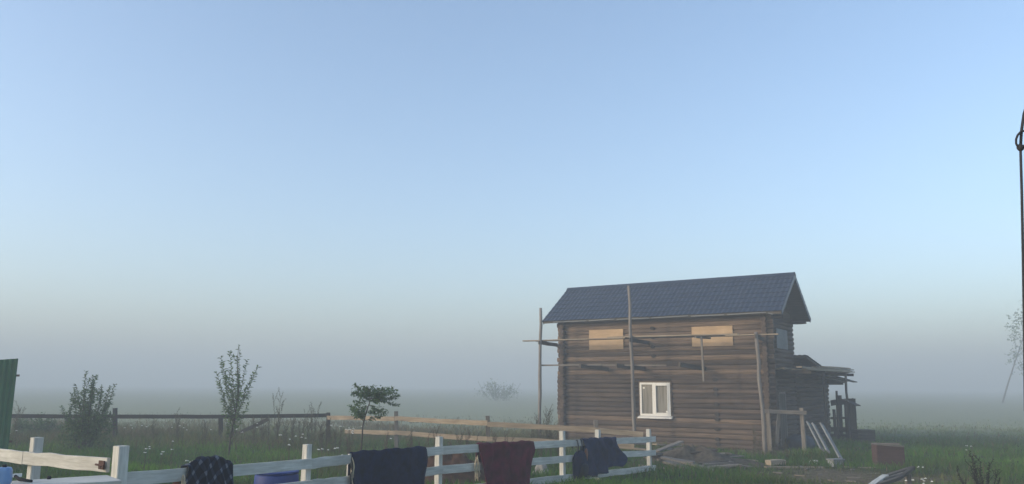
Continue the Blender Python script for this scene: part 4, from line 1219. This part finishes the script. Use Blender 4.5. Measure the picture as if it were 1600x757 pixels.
# leaning sapling with a flat crown
rnd = random.Random(8); base = on(561, 20.5); W_, Lv = MB(), MB()
D3 = 20.5
tr_ = [Vector((0, 0, -.05)), at(567, 665, D3) - base, at(572, 645, D3) - base, at(578, 628, D3) - base, at(581, 618, D3) - base]
W_.tube(tr_, [.022, .019, .016, .012, .008], 7)
for (xx, yy) in ((561, 600), (571, 603), (553, 614), (581, 605), (592, 607), (602, 611), (613, 616), (622, 621), (606, 629), (595, 628), (575, 611), (565, 617), (586, 616), (556, 627), (618, 629), (609, 609), (568, 608), (598, 618), (588, 624), (563, 609), (574, 623), (604, 620)):
    e = at(xx, yy, D3) - base; e.y += rnd.uniform(-.4, .4)
    q0 = tr_[4].lerp(tr_[3], rnd.random()); d = e - q0
    shoot(W_, Lv, q0, d, d.length*1.04, .006, rnd, .085, 95, .25, .10, .25, .55)
for (xx, yy) in ((549, 640), (556, 636), (552, 650), (562, 648), (590, 640), (600, 642), (597, 650), (585, 645), (565, 640), (547, 632)):
    e = at(xx, yy, D3) - base; e.y += rnd.uniform(-.3, .3)
    q0 = tr_[1].lerp(tr_[3], rnd.random()); d = e - q0
    shoot(W_, Lv, q0, d, d.length, .006, rnd, .095, 90, .15, .14, .2, .5)
for (cx_, cy_, rx_, ry_, n_) in ((586, 615, 35, 12, 420), (563, 610, 12, 8, 90), (561, 641, 14, 12, 150), (594, 643, 14, 8, 90)):
    for k in range(n_):
        a_ = rnd.uniform(0, 6.28); r_ = rnd.random()**.5
        q = at(cx_ + rx_*r_*math.cos(a_), cy_ + ry_*r_*math.sin(a_), D3) - base; q.y += rnd.uniform(-.4, .4)*(1 - r_*.5)
        leaf(Lv, q, (rv(rnd) + Vector((0, 0, -.3))).normalized(), Vector((0, 0, 1)), .085*rnd.uniform(.6, 1.1), .045)
plant_obj('sapling', base, 'small leaning young tree with flat crown by the pale rail fence', 'tree', W_, Lv, M_LEAFD)

# fog-veiled tree at the right edge
rnd = random.Random(17); d9 = 120; base = on(1566, d9); W_, Lv = MB(), MB()
tr_ = [Vector((0, 0, -.1)), at(1575, 600, d9) - base, at(1588, 560, d9) - base, at(1598, 530, d9) - base, at(1606, 490, d9) - base]
W_.tube(tr_, [.13, .11, .09, .06, .03], 7)
for (xx, yy) in ((1590, 520), (1596, 505), (1586, 525), (1594, 552), (1600, 565), (1612, 480), (1625, 500), (1640, 520), (1618, 530), (1605, 550), (1630, 545), (1615, 460), (1598, 498), (1600, 512), (1602, 580), (1622, 575)):
    e = at(xx, yy, d9) - base; e.y += rnd.uniform(-1.5, 1.5)
    q0 = tr_[rnd.randint(2, 4)]; d = e - q0
    pts = shoot(W_, Lv, q0, d, d.length, .02, rnd, .16, 30, .2, 0.03, .5)
    for k in range(46):
        q = pts[-1] + rv(rnd)*1.0; leaf(Lv, q, rv(rnd).normalized(), Vector((0, 0, 1)), .42, .3)
plant_obj('fog_tree', base, 'tall leaning tree almost lost in fog beyond the house', 'tree', W_, Lv, M_LEAFD)

# far shrub clumps in the fog
for (px, d, wd, hh, lb) in ((780, 120, 7.0, 3.4, 'wide grey shrub barely visible in fog behind the pale rail fence'),
                            (66, 34, 1.5, .95, 'low grey shrub behind the dark fence left of the tall bush'),
                            (36, 35, .9, .75, 'small grey shrub behind the dark fence close to the green metal fence')):
    rnd = random.Random(px); base = on(px, d); W_, Lv = MB(), MB()
    for k in range(14):
        a_ = rnd.uniform(-1, 1)*wd/2
        e = Vector((a_, rnd.uniform(-.5, .5), hh*rnd.uniform(.55, 1)*(1 - .5*abs(a_)/(wd/2))))
        shoot(W_, Lv, Vector((a_*.3, 0, 0)), e, e.length, .012, rnd, .14, 34, .15, 0, .1)
        for j in range(60):
            q = e*rnd.uniform(.3, 1) + rv(rnd)*hh*.16; leaf(Lv, q, rv(rnd).normalized(), Vector((0, 0, 1)), .05 + .07*hh, .04 + .04*hh)
    plant_obj('shrub', base, lb, 'shrub', W_, Lv, M_LEAFD)

# tall weeds
def weed(name, px, d, hh, label, cat, group, seed, mleaf=M_WEED, n=3, spread=.14, side=7, ls=.05):
    rnd = random.Random(seed); base = on(px, d); W_, Lv = MB(), MB()
    for k in range(n):
        p0 = Vector((rnd.uniform(-.05, .05), rnd.uniform(-.05, .05), -.03))
        dr__ = Vector((rnd.uniform(-1, 1)*spread, rnd.uniform(-1, 1)*spread, 1)); L = hh*rnd.uniform(.65, 1.0)
        pts = shoot(W_, Lv, p0, dr__, L, .011, rnd, ls, 30, .06, 0, .3, .35)
        for j in range(side):
            q = pts[rnd.randint(len(pts)//3, len(pts) - 1)]
            shoot(W_, Lv, q, Vector((rnd.uniform(-1, 1), rnd.uniform(-1, 1), 1.3)), L*rnd.uniform(.12, .3), .005, rnd, ls, 55, .15, 0, .2, .4)
    plant_obj(name, base, label, cat, W_, Lv, mleaf, group, mleaf, 'stem', 'foliage')
WG = 'tall weeds along the meadow fences'
lab1 = 'tall dry weed stalks growing along the dark rail fence'
for k, (px, d, hh) in enumerate(((432, 30.0, 1.75), (419, 30.5, 1.2), (470, 29.0, 1.35), (489, 29.0, 1.55), (500, 28.4, 1.25), (512, 28.0, 1.3), (278, 30.0, 1.35), (455, 29.5, 1.1), (395, 29.0, 1.2), (24, 30, 1.3), (240, 29.5, .9), (320, 29, 1.0), (410, 29.4, 1.15), (445, 28.5, 1.0), (480, 27.5, 1.0), (505, 26.5, 1.1), (520, 26, 1.0))):
    weed('weed_plant', px, d, hh, lab1, 'weed', WG, 300 + k, n=4 if k else 5)
lab2 = 'brown weed stalks growing in front of the pale rail fence'
for k, (px, d, hh) in enumerate(((530, 25.5, .9), (545, 24.8, .8), (640, 24.5, .75), (655, 24, .7), (676, 23.5, .95), (700, 23, .7), (715, 22.6, 1.0), (728, 22.6, 1.05), (745, 23.0, .8), (640, 25.6, .9), (600, 25, .8), (668, 24.6, .8), (690, 24.6, .85), (775, 23.2, .9), (795, 23.0, 1.0), (552, 17.5, .75), (548, 17.2, .6))):
    weed('weed_plant', px, d, hh, lab2, 'weed', WG, 340 + k, M_WEEDR if k % 3 else M_WEED, ls=.045)
lab3 = 'tall feathery weed stalks at the left corner of the log house'
for k, (px, d, hh) in enumerate(((852, 26.5, 1.5), (838, 26.8, 1.15), (862, 26.0, 1.25), (872, 25.6, 1.0), (845, 25.4, 1.05), (880, 25.5, .9), (830, 25.8, .85))):
    weed('weed_plant', px, d, hh, lab3, 'weed', WG, 380 + k, n=4, side=9)
lab4 = 'weeds standing against the base of the log wall near the scaffold pole'
for k, (px, d, hh) in enumerate(((1178, 27.0, 1.0), (1186, 26.6, .7), (1150, 26.0, .55), (1210, 26.4, .6), (1230, 26.2, .6), (1140, 24.2, .5))):
    weed('weed_plant', px, d, hh, lab4, 'weed', WG, 400 + k)
# bare dark shrub at the right
rnd = random.Random(77); base = on(1540, 13.2); W_, Lv = MB(), MB()
for (xx, yy) in ((1521, 704), (1524, 712), (1556, 724), (1505, 738), (1512, 730), (1530, 732), (1562, 735), (1545, 728), (1518, 742), (1550, 740), (1535, 722), (1500, 748), (1567, 750)):
    e = at(xx, yy, 13.2 + rnd.uniform(-.3, .3)) - base
    pts = shoot(W_, Lv, Vector((rnd.uniform(-.06, .06), 0, -.03)), e, e.length*1.03, .012, rnd, .045, 80, .14, .03, .3, .45)
    for j in range(5):
        q = pts[rnd.randint(2, len(pts) - 1)]
        shoot(W_, Lv, q, Vector((rnd.uniform(-1, 1), rnd.uniform(-1, 1), 1)), .14, .004, rnd, .03, 70, .2, 0, .1, .4)
plant_obj('bare_shrub', base, 'dark scraggly half bare shrub in the grass right of the window sash', 'shrub', W_, Lv, leafmat('withered_leaf', (0.014, 0.014, 0.009), (0.04, 0.036, 0.02)), None, plain('dark_twig', (0.02, 0.017, 0.014), .9), 'stem', 'foliage')

# white flower heads scattered in the meadow
rng = random.Random(9); mb = MB(); st = MB()
spots = [(195, 665, 27), (215, 664, 27), (235, 669, 27), (275, 666, 27), (283, 668, 26), (292, 665, 26.5), (330, 668, 26), (405, 662, 27), (412, 663, 27), (375, 672, 25), (432, 680, 23), (470, 680, 22), (480, 683, 22), (463, 692, 20), (232, 699, 20), (242, 703, 19), (256, 712, 17), (263, 697, 20), (275, 693, 20), (298, 716, 16), (302, 713, 16), (18, 675, 25), (22, 675, 25), (70, 679, 22), (535, 668, 24), (545, 670, 24), (555, 669, 24), (528, 667, 24), (560, 672, 23.5), (508, 708, 17), (524, 706, 17), (600, 683, 22), (1432, 752, 16.4), (1436, 756, 16.2), (1440, 754, 16.3), (1516, 699, 26), (1438, 733, 19)]
for (px, py, d) in spots:
    c = at(px, py, d); g_ = gz(c.x, c.y)
    if c.z < g_ + .08: c.z = g_ + rng.uniform(.15, .35)
    for h_ in range(rng.randint(1, 3)):
        q = c + Vector((rng.uniform(-.2, .2), rng.uniform(-.2, .2), rng.uniform(-.12, .08)))
        st.tube([Vector((q.x, q.y, g_)), q], .004, 4, False)
        for k in range(5):
            s_ = q + Vector((rng.uniform(-.022, .022), rng.uniform(-.022, .022), rng.uniform(0, .012)))
            mb.add([s_ + Vector((.018, 0, 0)), s_ + Vector((0, .018, .003)), s_ + Vector((-.018, 0, 0)), s_ + Vector((0, -.018, .003)), s_ + Vector((0, 0, .016))], [(0,1,4),(1,2,4),(2,3,4),(3,0,4),(3,2,1,0)])
o = mb.build('meadow_flowers', M_FLOWER); st.build('stems', M_WEED, o); tag(o, 'small white flower heads scattered through the meadow', 'flowers', kind='stuff')

# ---------------------------------------------------------------- fog
HAZE = 0.0072
mb = MB(); mb.box((-760, -70, -1.6), (760, 960, 19.0))
hz = mb.build('haze', None)
mt = bpy.data.materials.new('morning_fog'); mt.use_nodes = True
t = mt.node_tree; t.nodes.clear()
out = t.nodes.new('ShaderNodeOutputMaterial'); pv = t.nodes.new('ShaderNodeVolumePrincipled')
pv.inputs['Color'].default_value = (0.65, 0.715, 0.765, 1)
pv.inputs['Density'].default_value = HAZE
pv.inputs['Anisotropy'].default_value = 0.0
t.links.new(pv.outputs[0], out.inputs['Volume'])
hz.data.materials.append(mt)
tag(hz, 'pale morning fog over the meadow', 'fog', kind='stuff')
